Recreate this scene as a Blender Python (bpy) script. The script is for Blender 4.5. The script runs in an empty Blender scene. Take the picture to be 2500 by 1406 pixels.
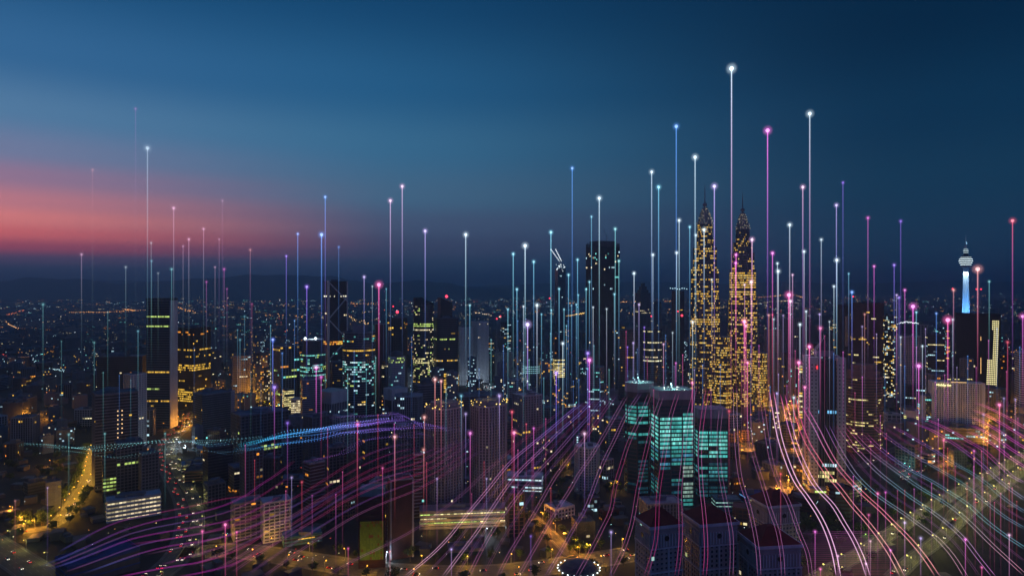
import bpy, math, random
from mathutils import Vector
PI = math.pi
rad = math.radians

# ------------------------------------------------------------------ camera, light, sky
CAM_H = 250.0        # camera stands 250 m above the streets
FL = 1629.0          # focal length in photo pixels (photo 2500 wide)
CX, HY = 1250.0, 695.0
scene = bpy.context.scene
col = bpy.data.collections.new("city"); scene.collection.children.link(col)

cam_d = bpy.data.cameras.new("camera")
cam = bpy.data.objects.new("camera", cam_d)
col.objects.link(cam)
cam.location = (0, 0, CAM_H); cam.rotation_euler = (PI / 2, 0, 0)
cam_d.sensor_width = 36.0; cam_d.lens = 36.0 * FL / 2500.0
cam_d.shift_y = -(703.0 - HY) / 2500.0
cam_d.clip_start = 1.0; cam_d.clip_end = 90000.0
scene.camera = cam

SUNSET_AZ = rad(-42)
world = bpy.data.worlds.new("World"); scene.world = world
world.use_nodes = True
wn = world.node_tree; wn.nodes.clear()
def lin(c):
    return tuple(((v / 255) / 12.92 if v / 255 <= 0.04045 else ((v / 255 + 0.055) / 1.055) ** 2.4) for v in c)
def _n(t, **kw):
    n = wn.nodes.new(t)
    for k, v in kw.items(): setattr(n, k, v)
    return n
def _math(op, a, b=None, clamp=False):
    n = _n('ShaderNodeMath', operation=op, use_clamp=clamp)
    for i, v in enumerate((a, b)):
        if v is None: continue
        if isinstance(v, (int, float)): n.inputs[i].default_value = v
        else: wn.links.new(v, n.inputs[i])
    return n.outputs[0]
tc = _n('ShaderNodeTexCoord'); sep = _n('ShaderNodeSeparateXYZ')
wn.links.new(tc.outputs['Generated'], sep.inputs[0])
x, y, z = sep.outputs
hyp = _math('SQRT', _math('ADD', _math('MULTIPLY', x, x), _math('MULTIPLY', y, y)))
dotp = _math('DIVIDE', _math('ADD', _math('MULTIPLY', x, math.sin(SUNSET_AZ)), _math('MULTIPLY', y, math.cos(SUNSET_AZ))), _math('MAXIMUM', hyp, 1e-4))
ang = _math('MULTIPLY', _math('ARCCOSINE', _math('MINIMUM', dotp, 1.0)), 180 / PI)
def ramp(stops, src):
    r = _n('ShaderNodeValToRGB'); r.color_ramp.interpolation = 'EASE'
    el = r.color_ramp.elements
    for i, (p, c) in enumerate(stops):
        e = el[i] if i < 2 else el.new(p)
        e.position = p; e.color = (*[v / 1.6 for v in lin(c)], 1)
    wn.links.new(src, r.inputs[0]); return r.outputs[0]
zz = _math('MAXIMUM', z, 0.0)
zs = _math('POWER', _math('MULTIPLY', zz, 1.0), 0.5)     # finer steps near the horizon
def S(v): return v ** 0.5
SKY_A = ramp([(0, (60, 86, 118)), (S(.018), (74, 86, 120)), (S(.032), (122, 90, 124)), (S(.046), (208, 92, 112)), (S(.062), (262, 126, 124)), (S(.080), (266, 150, 144)), (S(.100), (228, 142, 152)),
              (S(.130), (170, 132, 162)), (S(.160), (126, 136, 172)), (S(.205), (90, 132, 172)), (S(.27), (56, 108, 156)), (S(.38), (26, 82, 128)), (1, (12, 52, 94))], zs)
SKY_B = ramp([(0, (52, 82, 112)), (S(.025), (56, 78, 108)), (S(.055), (74, 84, 116)), (S(.09), (80, 98, 130)), (S(.13), (76, 114, 146)), (S(.20), (60, 114, 152)), (S(.28), (38, 96, 140)),
              (S(.40), (18, 70, 112)), (1, (8, 46, 86))], zs)
SKY_C = ramp([(0, (32, 70, 98)), (S(.05), (26, 60, 88)), (S(.13), (17, 58, 86)), (S(.22), (8, 50, 80)), (S(.33), (3, 38, 66)), (S(.5), (3, 32, 62)), (1, (7, 40, 78))], zs)
SKY_D = ramp([(0, (38, 78, 122)), (S(.06), (44, 84, 136)), (S(.14), (46, 94, 152)), (S(.26), (34, 88, 150)), (S(.45), (20, 74, 134)), (1, (9, 52, 100))], zs)   # unseen sky behind the camera, made brighter and bluer to light facades facing it
def mixc(f, a, b):
    m = _n('ShaderNodeMix', data_type='RGBA'); wn.links.new(f, m.inputs[0]); wn.links.new(a, m.inputs[6]); wn.links.new(b, m.inputs[7]); return m.outputs[2]
def mrange(v, a, b):
    m = _n('ShaderNodeMapRange', interpolation_type='SMOOTHSTEP'); wn.links.new(v, m.inputs[0])
    m.inputs[1].default_value = a; m.inputs[2].default_value = b; return m.outputs[0]
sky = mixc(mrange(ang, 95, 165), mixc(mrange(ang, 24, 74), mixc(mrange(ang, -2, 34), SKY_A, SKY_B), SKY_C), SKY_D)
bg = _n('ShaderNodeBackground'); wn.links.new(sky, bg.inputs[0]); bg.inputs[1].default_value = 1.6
wo = _n('ShaderNodeOutputWorld'); wn.links.new(bg.outputs[0], wo.inputs[0])
world.cycles.sampling_method = 'AUTOMATIC'

# the last light of the sun, already under the horizon on the left
sun_d = bpy.data.lights.new("afterglow_sun", 'SUN'); sun_d.energy = 0.035; sun_d.angle = rad(14); sun_d.color = (1, .55, .5)
sun = bpy.data.objects.new("afterglow_sun", sun_d); col.objects.link(sun)
sun.rotation_euler = (rad(86), 0, -SUNSET_AZ + PI)
sun.rotation_euler = Vector((-math.sin(SUNSET_AZ), -math.cos(SUNSET_AZ), -0.07)).to_track_quat('-Z', 'Y').to_euler()

vs = scene.view_settings
vs.view_transform = 'Standard'; vs.look = 'None'; vs.exposure = 0.0; vs.gamma = 1.0; vs.use_curve_mapping = False
cy = scene.cycles
cy.use_denoising = True; cy.denoiser = 'OPENIMAGEDENOISE'
cy.use_adaptive_sampling = False
cy.max_bounces = 4; cy.diffuse_bounces = 2; cy.glossy_bounces = 2; cy.transmission_bounces = 2; cy.volume_bounces = 0
cy.transparent_max_bounces = 64
cy.sample_clamp_direct = 0; cy.sample_clamp_indirect = 1.5
cy.use_light_tree = True
cy.caustics_reflective = False; cy.caustics_refractive = False

# ------------------------------------------------------------------ where things stand
def at(px, py, D):
    """world point seen at photo pixel (px, py) at depth D"""
    return ((px - CX) / FL * D, D, CAM_H - (py - HY) / FL * D)
def ground(px, py, z=0.0):
    D = (CAM_H - z) * FL / (py - HY)
    return ((px - CX) / FL * D, D, z)
def depth(py, z=0.0): return (CAM_H - z) * FL / (py - HY)

# ------------------------------------------------------------------ materials
MATS = {}
def new_mat(name):
    m = bpy.data.materials.new(name); m.use_nodes = True
    m.node_tree.nodes.clear(); return m, m.node_tree.nodes, m.node_tree.links
def solid(name, c, rough=.8, metal=0.0, var=.25, scale=.15, spec=.3, streak=False):
    """painted, plastered or clad surface: base colour with large stains and fine grain"""
    if name in MATS: return MATS[name]
    m, N, L = new_mat(name)
    o = N.new('ShaderNodeOutputMaterial'); p = N.new('ShaderNodeBsdfPrincipled')
    g = N.new('ShaderNodeNewGeometry')
    mp = N.new('ShaderNodeMapping'); L.new(g.outputs['Position'], mp.inputs[0])
    mp.inputs['Scale'].default_value = (scale, scale, scale * (.15 if streak else 1))
    n1 = N.new('ShaderNodeTexNoise'); n1.inputs['Scale'].default_value = 1; n1.inputs['Detail'].default_value = 5; L.new(mp.outputs[0], n1.inputs[0])
    mr = N.new('ShaderNodeMapRange'); L.new(n1.outputs[0], mr.inputs[0])
    mr.inputs[1].default_value = .3; mr.inputs[2].default_value = .7; mr.inputs[3].default_value = 1 - var; mr.inputs[4].default_value = 1 + var
    mx = N.new('ShaderNodeVectorMath'); mx.operation = 'SCALE'; mx.inputs[0].default_value = c; L.new(mr.outputs[0], mx.inputs[3])
    L.new(mx.outputs[0], p.inputs['Base Color'])
    p.inputs['Roughness'].default_value = rough; p.inputs['Metallic'].default_value = metal
    p.inputs['Specular IOR Level'].default_value = spec
    L.new(p.outputs[0], o.inputs[0]); MATS[name] = m; return m
def glow(name, attr='glow', strength=1.0, sample='NONE', add=False, facing=None):
    """something that gives off light; colour and brightness of each piece from the mesh"""
    if name in MATS: return MATS[name]
    m, N, L = new_mat(name)
    o = N.new('ShaderNodeOutputMaterial'); e = N.new('ShaderNodeEmission')
    a = N.new('ShaderNodeAttribute'); a.attribute_name = attr
    L.new(a.outputs['Color'], e.inputs[0]); e.inputs[1].default_value = strength
    out = e.outputs[0]
    if add:
        if facing:
            lw = N.new('ShaderNodeLayerWeight'); lw.inputs[0].default_value = .5
            sub = N.new('ShaderNodeMath'); sub.operation = 'SUBTRACT'; sub.inputs[0].default_value = 1; L.new(lw.outputs['Facing'], sub.inputs[1])
            pw = N.new('ShaderNodeMath'); pw.operation = 'POWER'; L.new(sub.outputs[0], pw.inputs[0]); pw.inputs[1].default_value = facing
            ml = N.new('ShaderNodeMath'); ml.operation = 'MULTIPLY'; L.new(pw.outputs[0], ml.inputs[0]); ml.inputs[1].default_value = strength
            L.new(ml.outputs[0], e.inputs[1])
        t = N.new('ShaderNodeBsdfTransparent'); s = N.new('ShaderNodeAddShader')
        L.new(t.outputs[0], s.inputs[0]); L.new(out, s.inputs[1]); out = s.outputs[0]
    L.new(out, o.inputs[0])
    try: m.cycles.emission_sampling = sample
    except Exception: pass
    MATS[name] = m; return m

M_GLASS = solid('dark_window_glass', (.012, .020, .036), rough=.22, var=.4, spec=.6, scale=.05)
M_GLASS2 = solid('blue_curtain_glass', (.02, .05, .085), rough=.18, var=.35, spec=.7, scale=.04)
M_GLASS3 = solid('teal_curtain_glass', (.02, .075, .09), rough=.2, var=.35, spec=.7, scale=.04)
M_PALE = solid('pale_render', (.50, .50, .52), var=.18, streak=True)
M_WHITE = solid('white_cladding', (.62, .63, .66), var=.12, streak=True)
M_GREY = solid('grey_concrete', (.27, .28, .32), var=.22, streak=True)
M_MID = solid('weathered_concrete', (.15, .16, .19), var=.25, streak=True)
M_DARK = solid('dark_cladding', (.065, .07, .09), var=.3, rough=.5, streak=True)
M_BLACK = solid('near_black_cladding', (.014, .016, .026), var=.3, rough=.45)
M_BROWN = solid('brown_stone', (.17, .11, .095), var=.22, streak=True)
M_MAROON = solid('maroon_cladding', (.055, .022, .03), var=.25, rough=.6)
M_BEIGE = solid('beige_stone', (.32, .29, .28), var=.2, streak=True)
M_RED = solid('red_roof_tile', (.13, .018, .016), var=.3, rough=.85)
M_STEEL = solid('brushed_steel', (.38, .40, .44), rough=.4, metal=.6, var=.15)
M_ROOF = solid('roof_felt', (.07, .075, .085), var=.3, scale=.08)
M_ASPHALT = solid('asphalt', (.055, .053, .052), var=.25, scale=.08)
M_CONC = solid('concrete_road', (.17, .17, .12), var=.22, scale=.06)
M_WORN = solid('worn_asphalt', (.11, .105, .095), var=.25, scale=.07)
M_PAINT = solid('road_paint', (.32, .32, .30), var=.15)
M_KERB = solid('kerb_stone', (.13, .13, .13), var=.15)
M_LEAF = solid('foliage', (.055, .095, .03), var=.5, scale=.25, rough=.7)
M_LEAF2 = solid('dark_foliage', (.035, .065, .025), var=.5, scale=.25, rough=.7)
M_BARK = solid('bark', (.10, .07, .05), var=.3)
M_TEAL = solid('teal_copper_roof', (.10, .24, .27), var=.2)
M_BLUE = solid('blue_metal_roof', (.03, .07, .22), var=.2)
M_GLOW = glow('lit_window')
M_LAMP = glow('lamp_light', strength=1.0, sample='AUTO')
M_BEAM = glow('light_beam_core', sample='NONE', add=True)
M_HALO = glow('light_beam_halo', sample='NONE', add=True, facing=5.0)
M_TRAIL = glow('light_trail_glow', sample='AUTO', add=True)

# ------------------------------------------------------------------ mesh collector
class MB:
    def __init__(s): s.v = []; s.f = []; s.c = []; s.vc = None
    def quad(s, a, b, c, d, g=None):
        i = len(s.v); s.v += [a, b, c, d]; s.f.append((i, i + 1, i + 2, i + 3)); s.c.append(g or (0, 0, 0))
    def tri(s, a, b, c, g=None):
        i = len(s.v); s.v += [a, b, c]; s.f.append((i, i + 1, i + 2)); s.c.append(g or (0, 0, 0))
    def prism(s, poly, z0, z1, top=True, bottom=False, g=None, poly2=None):
        n = len(poly); i = len(s.v); p2 = poly2 or poly
        s.v += [(x, y, z0) for x, y in poly] + [(x, y, z1) for x, y in p2]
        for k in range(n):
            j = (k + 1) % n; s.f.append((i + k, i + j, i + n + j, i + n + k)); s.c.append(g or (0, 0, 0))
        if top: s.f.append(tuple(i + n + k for k in range(n))); s.c.append(g or (0, 0, 0))
        if bottom: s.f.append(tuple(i + n - 1 - k for k in range(n))); s.c.append(g or (0, 0, 0))
    def box(s, cx, cy, z0, sx, sy, h, yaw=0.0, g=None, bottom=False):
        c, q = math.cos(yaw), math.sin(yaw)
        P = [(cx + a * sx / 2 * c - b * sy / 2 * q, cy + a * sx / 2 * q + b * sy / 2 * c) for a, b in ((-1, -1), (1, -1), (1, 1), (-1, 1))]
        s.prism(P, z0, z0 + h, g=g, bottom=bottom)
    def bar(s, a, b, r, n=4, g=None, r2=None):
        a = Vector(a); b = Vector(b); d = (b - a)
        if d.length < 1e-6: return
        d.normalize(); u = d.orthogonal().normalized(); w = d.cross(u); i = len(s.v); r2 = r if r2 is None else r2
        for p, rr in ((a, r), (b, r2)):
            for k in range(n):
                t = 2 * PI * (k + .5) / n; s.v.append(tuple(p + u * math.cos(t) * rr + w * math.sin(t) * rr))
        for k in range(n):
            j = (k + 1) % n; s.f.append((i + k, i + j, i + n + j, i + n + k)); s.c.append(g or (0, 0, 0))
        s.f.append(tuple(i + n - 1 - k for k in range(n))); s.c.append(g or (0, 0, 0))
        s.f.append(tuple(i + n + k for k in range(n))); s.c.append(g or (0, 0, 0))
    def lathe(s, prof, n=16, g=None, cx=0, cy=0):
        i = len(s.v)
        for r, z in prof:
            for k in range(n):
                t = 2 * PI * k / n; s.v.append((cx + r * math.cos(t), cy + r * math.sin(t), z))
        for q in range(len(prof) - 1):
            for k in range(n):
                j = (k + 1) % n; s.f.append((i + q * n + k, i + q * n + j, i + (q + 1) * n + j, i + (q + 1) * n + k)); s.c.append(g or (0, 0, 0))
        s.f.append(tuple(i + (len(prof) - 1) * n + k for k in range(n))); s.c.append(g or (0, 0, 0))
    def ball(s, c, r, n=8, m=5, g=None):
        prof = [(max(r * math.sin(PI * q / m), .001), c[2] - r * math.cos(PI * q / m)) for q in range(m + 1)]
        s.lathe(prof, n, g, c[0], c[1])
    def mesh(s, name, mat, attr=False, smooth=False):
        me = bpy.data.meshes.new(name); me.from_pydata(s.v, [], s.f)
        if attr:
            if s.vc is not None:
                at_ = me.attributes.new('glow', 'FLOAT_COLOR', 'POINT'); flat = []
                for c in s.vc: flat += [c[0], c[1], c[2], 1]
            else:
                at_ = me.attributes.new('glow', 'FLOAT_COLOR', 'CORNER'); flat = []
                for f, c in zip(s.f, s.c): flat += [c[0], c[1], c[2], 1] * len(f)
            at_.data.foreach_set('color', flat)
        if mat: me.materials.append(mat)
        if smooth: me.polygons.foreach_set('use_smooth', [True] * len(me.polygons))
        me.update(); return me
    def build(s, name, mat, parent=None, kind=None, attr=False, smooth=False, label=None):
        if not s.f: return None
        o = bpy.data.objects.new(name, s.mesh(name, mat, attr, smooth)); col.objects.link(o)
        if parent: o.parent = parent
        if kind: o['kind'] = kind
        if label: o['label'] = label
        return o
def put(mesh, name, parent=None, loc=(0, 0, 0), yaw=0, kind=None, scale=1):
    o = bpy.data.objects.new(name, mesh); col.objects.link(o); o.location = loc; o.rotation_euler = (0, 0, yaw)
    if scale != 1: o.scale = (scale,) * 3 if isinstance(scale, (int, float)) else scale
    if parent: o.parent = parent
    if kind: o['kind'] = kind
    return o
def tag(o, label, cat, group=None, kind=None):
    o['label'] = label
    if cat: o['category'] = cat
    if group: o['group'] = group
    if kind: o['kind'] = kind
    return o
def thing(name, label, cat, loc=(0, 0, 0), yaw=0, group=None):
    o = bpy.data.objects.new(name, None); col.objects.link(o); o.empty_display_size = 1
    o.location = loc; o.rotation_euler = (0, 0, yaw); return tag(o, label, cat, group)
def copy_tree(o, parent=None):
    c = o.copy(); col.objects.link(c); c.parent = parent
    for ch in list(o.children): copy_tree(ch, c)
    return c
def point_light(name, loc, power, color, parent=None, r=.6, spot=None, target=None, blend=.5):
    d = bpy.data.lights.new(name, 'SPOT' if spot else 'POINT'); d.energy = power; d.color = color; d.shadow_soft_size = r
    o = bpy.data.objects.new(name, d); col.objects.link(o); o.location = loc
    if spot:
        d.spot_size = spot; d.spot_blend = blend
        o.rotation_euler = (Vector(target) - Vector(loc)).to_track_quat('-Z', 'Y').to_euler()
    if parent: o.parent = parent
    return o

Y = (1, .58, .07); W = (1, .84, .50); T = (.22, .85, .78); C = (.55, .88, 1); O = (1, .36, .04); G = (.62, .85, .2); B = (.06, .42, 1); R = (1, .05, .1)
def sc(c, k): return (c[0] * k, c[1] * k, c[2] * k)

# ------------------------------------------------------------------ footprints
def rect(w, d, yaw=0.0):
    c, q = math.cos(yaw), math.sin(yaw)
    return [(a * w / 2 * c - b * d / 2 * q, a * w / 2 * q + b * d / 2 * c) for a, b in ((-1, -1), (1, -1), (1, 1), (-1, 1))]
def chamfer(w, d, k, yaw=0.0):
    P = [(-w/2 + k, -d/2), (w/2 - k, -d/2), (w/2, -d/2 + k), (w/2, d/2 - k), (w/2 - k, d/2), (-w/2 + k, d/2), (-w/2, d/2 - k), (-w/2, -d/2 + k)]
    c, q = math.cos(yaw), math.sin(yaw); return [(x * c - y * q, x * q + y * c) for x, y in P]
def rnd_rect(w, d, r, yaw=0.0, n=4):
    P = []
    for (cx, cy, a0) in ((w/2 - r, -d/2 + r, -90), (w/2 - r, d/2 - r, 0), (-w/2 + r, d/2 - r, 90), (-w/2 + r, -d/2 + r, 180)):
        for k in range(n + 1):
            t = rad(a0 + 90 * k / n); P.append((cx + r * math.cos(t), cy + r * math.sin(t)))
    c, q = math.cos(yaw), math.sin(yaw); return [(x * c - y * q, x * q + y * c) for x, y in P]
def ngon(r, n=20, ry=None, a0=0.0):
    ry = ry or r; return [(r * math.cos(2 * PI * k / n + a0), ry * math.sin(2 * PI * k / n + a0)) for k in range(n)]
def grow(poly, k):
    """outward offset of a convex footprint"""
    n = len(poly); out = []
    for i in range(n):
        a = Vector(poly[i - 1]); b = Vector(poly[i]); c = Vector(poly[(i + 1) % n])
        e1 = (b - a).normalized(); e2 = (c - b).normalized(); n1 = Vector((e1.y, -e1.x)); n2 = Vector((e2.y, -e2.x))
        m = n1 + n2; m = m / max(m.length_squared, .3) * 2 * k; out.append((b.x + m.x, b.y + m.y))
    return out

# ------------------------------------------------------------------ one storey-by-storey facade, all real pieces
FOOT = []      # (x, y, radius) of everything that stands, to keep the fill clear of it
def facade(root, poly, z0, z1, st, rnd, loc):
    """walls, floor slabs, fins and lit windows of one block; st: style dict"""
    fh = st.get('fh', 3.6); nf = max(1, int(round((z1 - z0) / fh))); fh = (z1 - z0) / nf
    bay = st.get('bay', 3.2); proud = st.get('proud', .45); slab = st.get('slab', .3) * fh
    mw = st.get('wall', M_GLASS); mf = st.get('frame', M_GREY)
    body = MB(); body.prism(poly, z0, z1, top=True)
    body.build(st.get('body_name', 'glass_wall' if mw in (M_GLASS, M_GLASS2, M_GLASS3) else 'wall'), mw, root)
    far = loc[1] > 1900
    if slab > 0 and not far:
        g = grow(poly, proud)
        if st.get('pieces'):
            one = MB(); one.prism(g, -slab / 2, slab / 2, top=True, bottom=True); me = one.mesh('floor_slab', mf)
            for k in range(nf + 1): put(me, 'floor_slab', root, (0, 0, z0 + k * fh if k else z0 + slab / 2))
        else:
            sl = MB()
            for k in range(1, nf + 1): sl.prism(g, z0 + k * fh - slab, z0 + k * fh + (.01 if k < nf else .15), top=True, bottom=True)
            sl.build('floor_slab', mf, root, 'stuff')
    fins = MB(); lit = MB(); dim = MB()
    L = st.get('lit', {}); p = L.get('p', .05); cols = L.get('cols', [Y]); gain = L.get('gain', 1.0); zones = L.get('zones', [])
    run = L.get('run', .5); faces = L.get('faces'); fw = st.get('fin', .0); cell = st.get('cell', (.86, .8))
    qf = [rnd.choice((.25, .5, 1, 1, 1.6, 2.6)) if L.get('rows', True) else 1 for _ in range(nf)]
    n = len(poly)
    for e in range(n):
        ax, ay = poly[e]; bx, by = poly[(e + 1) % n]
        dx, dy = bx - ax, by - ay; ln = math.hypot(dx, dy)
        if ln < 1.2: continue
        ux, uy = dx / ln, dy / ln; nx, ny = uy, -ux
        mx, my = (ax + bx) / 2 + loc[0], (ay + by) / 2 + loc[1]
        if nx * -mx + ny * -my < -.12 * math.hypot(mx, my): continue
        nb = max(1, int(round(ln / bay))); bw = ln / nb
        blank = st.get('blank', ())
        if e in blank: continue
        if fw > 0 and not far:
            for k in range(nb + 1):
                if st.get('fin_skip') and k % st['fin_skip']: continue
                t = k * bw; cx, cyy = ax + ux * t, ay + uy * t; h = fw / 2; o2 = proud + .12
                q = [(cx - ux * h, cyy - uy * h), (cx - ux * h + nx * o2, cyy - uy * h + ny * o2), (cx + ux * h + nx * o2, cyy + uy * h + ny * o2), (cx + ux * h, cyy + uy * h)]
                i = len(fins.v); fins.v += [(a, b, z0) for a, b in q] + [(a, b, z1 + .1) for a, b in q]
                for j in range(3): fins.f.append((i + j, i + j + 1, i + 5 + j, i + 4 + j)); fins.c.append((0, 0, 0))
                fins.f.append((i + 4, i + 5, i + 6, i + 7)); fins.c.append((0, 0, 0))
        if faces is not None and e not in faces: continue
        off = .06
        for k in range(nf):
            fr = (k + .5) / nf; pp = p * qf[k]; cc = cols; gg = gain
            for zo in zones:
                if zo[0] <= fr <= zo[1]:
                    pp = zo[2]; cc = zo[3] if len(zo) > 3 else cols; gg = zo[4] if len(zo) > 4 else gain
            on = rnd.random() < pp; cur = rnd.choice(cc)
            zlo = z0 + k * fh + fh * (1 - cell[1]) * .35; zhi = z0 + (k + 1) * fh - max(slab, fh * (1 - cell[1]) * .65)
            for b in range(nb):
                if rnd.random() > run: on = rnd.random() < pp; cur = rnd.choice(cc)
                if not on: continue
                t0 = (b + (1 - cell[0]) / 2) * bw; t1 = (b + (1 + cell[0]) / 2) * bw
                br = gg * rnd.choice((.25, .45, .7, 1, 1, 1.3)) * rnd.uniform(.8, 1.15)
                lit.quad((ax + ux * t0 + nx * off, ay + uy * t0 + ny * off, zlo), (ax + ux * t1 + nx * off, ay + uy * t1 + ny * off, zlo),
                         (ax + ux * t1 + nx * off, ay + uy * t1 + ny * off, zhi), (ax + ux * t0 + nx * off, ay + uy * t0 + ny * off, zhi), sc(cur, br))
    fins.build(st.get('fin_name', 'mullion'), mf, root, 'stuff')
    lit.build('lit_window', M_GLOW, root, 'stuff', attr=True)
def roof_bits(root, poly, z1, rnd, st):
    xs = [a for a, b in poly]; ys = [b for a, b in poly]; w = max(xs) - min(xs); d = max(ys) - min(ys)
    par = MB(); n = len(poly); g1 = grow(poly, st.get('proud', .45)); g0 = grow(poly, -.5)
    for k in range(n):
        j = (k + 1) % n
        if math.hypot(poly[k][0] - poly[j][0], poly[k][1] - poly[j][1]) < .01: continue
        a, b, c, e = g1[k], g1[j], g0[j], g0[k]; z2 = z1 + 1.3
        i = len(par.v); par.v += [(*a, z1), (*b, z1), (*c, z1), (*e, z1), (*a, z2), (*b, z2), (*c, z2), (*e, z2)]
        par.f += [(i, i+1, i+5, i+4), (i+2, i+3, i+7, i+6), (i+4, i+5, i+6, i+7)]; par.c += [(0, 0, 0)] * 3
    par.build('parapet', st.get('frame', M_GREY), root)
    if st.get('plant', True):
        pl = MB()
        for _ in range(rnd.choice((1, 2, 2, 3))):
            s = rnd.uniform(.14, .34); pl.box(rnd.uniform(-.18, .18) * w, rnd.uniform(-.18, .18) * d, z1 + .05 * rnd.random(), w * s, d * rnd.uniform(.14, .34), rnd.uniform(2, 5.5), rnd.choice((0, .2)))
        pl.build('plant_room', M_MID, root)
def block(name, label, cat, px0, px1, ptop, D, st=None, yaw=.3, aspect=.8, shape='rect', seed=1, group=None, z0=0.0, roof=True, corner=None, extra=None):
    """a building by the photo columns it spans, the row of its roof and its distance"""
    st = st or {}; rnd = random.Random(seed)
    X, Yy, Z = at((px0 + px1) / 2, ptop, D); wa = (px1 - px0) / FL * D
    if shape in ('round',):
        poly = ngon(wa / 2, st.get('n', 22), wa / 2 * aspect)
    else:
        # the camera sees X wide things at an angle, so turn with respect to the sight line
        sight = math.atan2(X, Yy)
        w = wa / (abs(math.cos(yaw)) + aspect * abs(math.sin(yaw))); d = w * aspect
        yy = yaw - sight
        if shape == 'rect': poly = rect(w, d, yy)
        elif shape == 'chamfer': poly = chamfer(w, d, st.get('cut', .2) * w, yy)
        else: poly = rnd_rect(w, d, st.get('cut', .25) * min(w, d), yy)
    ext = max(math.hypot(a, b) for a, b in poly)
    loc = (X * (Yy + ext * .6) / Yy, Yy + ext * .6, 0)
    t = thing(name, label, cat, loc, 0, group)
    facade(t, poly, z0, Z, st, rnd, loc)
    if roof: roof_bits(t, poly, Z, rnd, st)
    FOOT.append((loc[0], loc[1], ext))
    t['ext'] = ext; t['top'] = Z
    if extra: extra(t, poly, Z, rnd)
    return t
# ------------------------------------------------------------------ ground, hills
M_GROUND = solid('city_ground', (.028, .028, .032), var=.6, scale=.012)
g = MB()
xs = [-60000, -6000, -2500, 0, 2500, 6000, 60000]; ys = [-1500, 300, 3000, 8000, 20000, 60000]
for a, b in zip(xs, xs[1:]):
    for c, d in zip(ys, ys[1:]): g.quad((a, c, 0), (b, c, 0), (b, d, 0), (a, d, 0))
o = g.build('ground', M_GROUND); o['kind'] = 'structure'; o['label'] = 'dark city ground between the streets'
M_HILL = solid('hill_forest', (.04, .07, .04), var=.3, scale=.002)
def hills(D, pts, depth_m, seed):
    rnd = random.Random(seed); nx = 150; ny = 8; m = MB(); px0, px1 = pts[0][0], pts[-1][0]; V = []
    def top(px):
        for (a, ya), (b, yb) in zip(pts, pts[1:]):
            if a <= px <= b:
                t = (px - a) / (b - a); t = t * t * (3 - 2 * t); return ya + (yb - ya) * t
        return pts[-1][1]
    ph = [rnd.uniform(0, 6) for _ in range(6)]
    for i in range(nx + 1):
        px = px0 + (px1 - px0) * i / nx
        H = at(px, top(px), D)[2] + 7 * math.sin(px * .03 + ph[0]) + 4 * math.sin(px * .09 + ph[1]) + 2.5 * math.sin(px * .31 + ph[2])
        for j in range(ny + 1):
            u = j / ny * 2 - 1; yy = D + u * depth_m / 2
            V.append(((px - CX) / FL * yy, yy, max(0, H) * math.exp(-3.2 * u * u) - 12 + 8 * math.sin(px * .05 + u * 5 + ph[3]) * (1 - u * u)))
    m.v = V
    for i in range(nx):
        for j in range(ny):
            a = i * (ny + 1) + j; m.f.append((a, a + ny + 1, a + ny + 2, a + 1)); m.c.append((0, 0, 0))
    o = m.build('hills', M_HILL, smooth=True); o['kind'] = 'structure'; o['label'] = 'low dark hills along the horizon'
hills(12500, [(-500, 690), (0, 686), (70, 676), (160, 679), (300, 690), (420, 684), (520, 676), (620, 670), (720, 670), (800, 672), (860, 684), (930, 692), (960, 688), (1020, 682), (1080, 690), (1160, 700), (1300, 706)], 3800, 3)
hills(17500, [(-500, 684), (250, 683), (560, 688), (900, 694), (1140, 697), (1400, 690), (1560, 686), (1750, 692), (1900, 688), (2100, 690), (2300, 686), (2700, 688)], 4200, 8)
# ------------------------------------------------------------------ buildings, left to right
def beacon(t, x, y, z, r=1.2, c=R, k=3.0):
    m = MB(); m.ball((x, y, z), r, 8, 5, sc(c, k)); return m.build('beacon_light', M_GLOW, t, attr=True)
def mast(t, x, y, z, h, r=.5):
    m = MB(); m.bar((x, y, z), (x, y, z + h), r, 6, r2=r * .3); m.build('mast', M_STEEL, t)
FR = dict
# far-left cluster
def amber_columns(t, poly, Z, rnd):
    m = MB(); a, b = Vector(poly[0]), Vector(poly[1]); e = (b - a); u = e.normalized(); n = Vector((u.y, -u.x))
    for f in (.52, .62):
        for k in range(21):
            if rnd.random() < .15: continue
            p = a + e * f + n * .8; z = Z - 22 - k * 5.4
            m.quad((p.x - u.x * .6, p.y - u.y * .6, z), (p.x + u.x * .6, p.y + u.y * .6, z), (p.x + u.x * .6, p.y + u.y * .6, z + 1.4), (p.x - u.x * .6, p.y - u.y * .6, z + 1.4), sc((1, .62, .3), 1.6))
    m.build('stair_light', M_GLOW, t, 'stuff', attr=True)
block('office_tower', 'dark louvred office tower with two columns of tiny amber stair lights, front left', 'office tower', 232, 330, 962, 815, FR(wall=M_BLACK, frame=M_MID, slab=.42, fh=3.6, proud=.6, lit=dict(p=.006)), .12, .7, extra=amber_columns, seed=2)
block('apartment_tower', 'pale slender apartment tower right behind the louvred office tower', 'apartment tower', 306, 354, 915, 1010, FR(wall=M_GREY, frame=M_PALE, slab=.25, fin=1.0, bay=4.2, fh=3.2, proud=.7, lit=dict(p=.012, cols=[W])), .5, .8, seed=3)
block('office_block', 'wide dark flat-topped office block behind the pale apartment tower', 'office block', 246, 362, 872, 1150, FR(wall=M_BLACK, frame=M_DARK, slab=.35, lit=dict(p=.01, cols=[W, O], zones=[(.78, .84, .12, [W, O])])), -.3, .7, seed=4)
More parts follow.
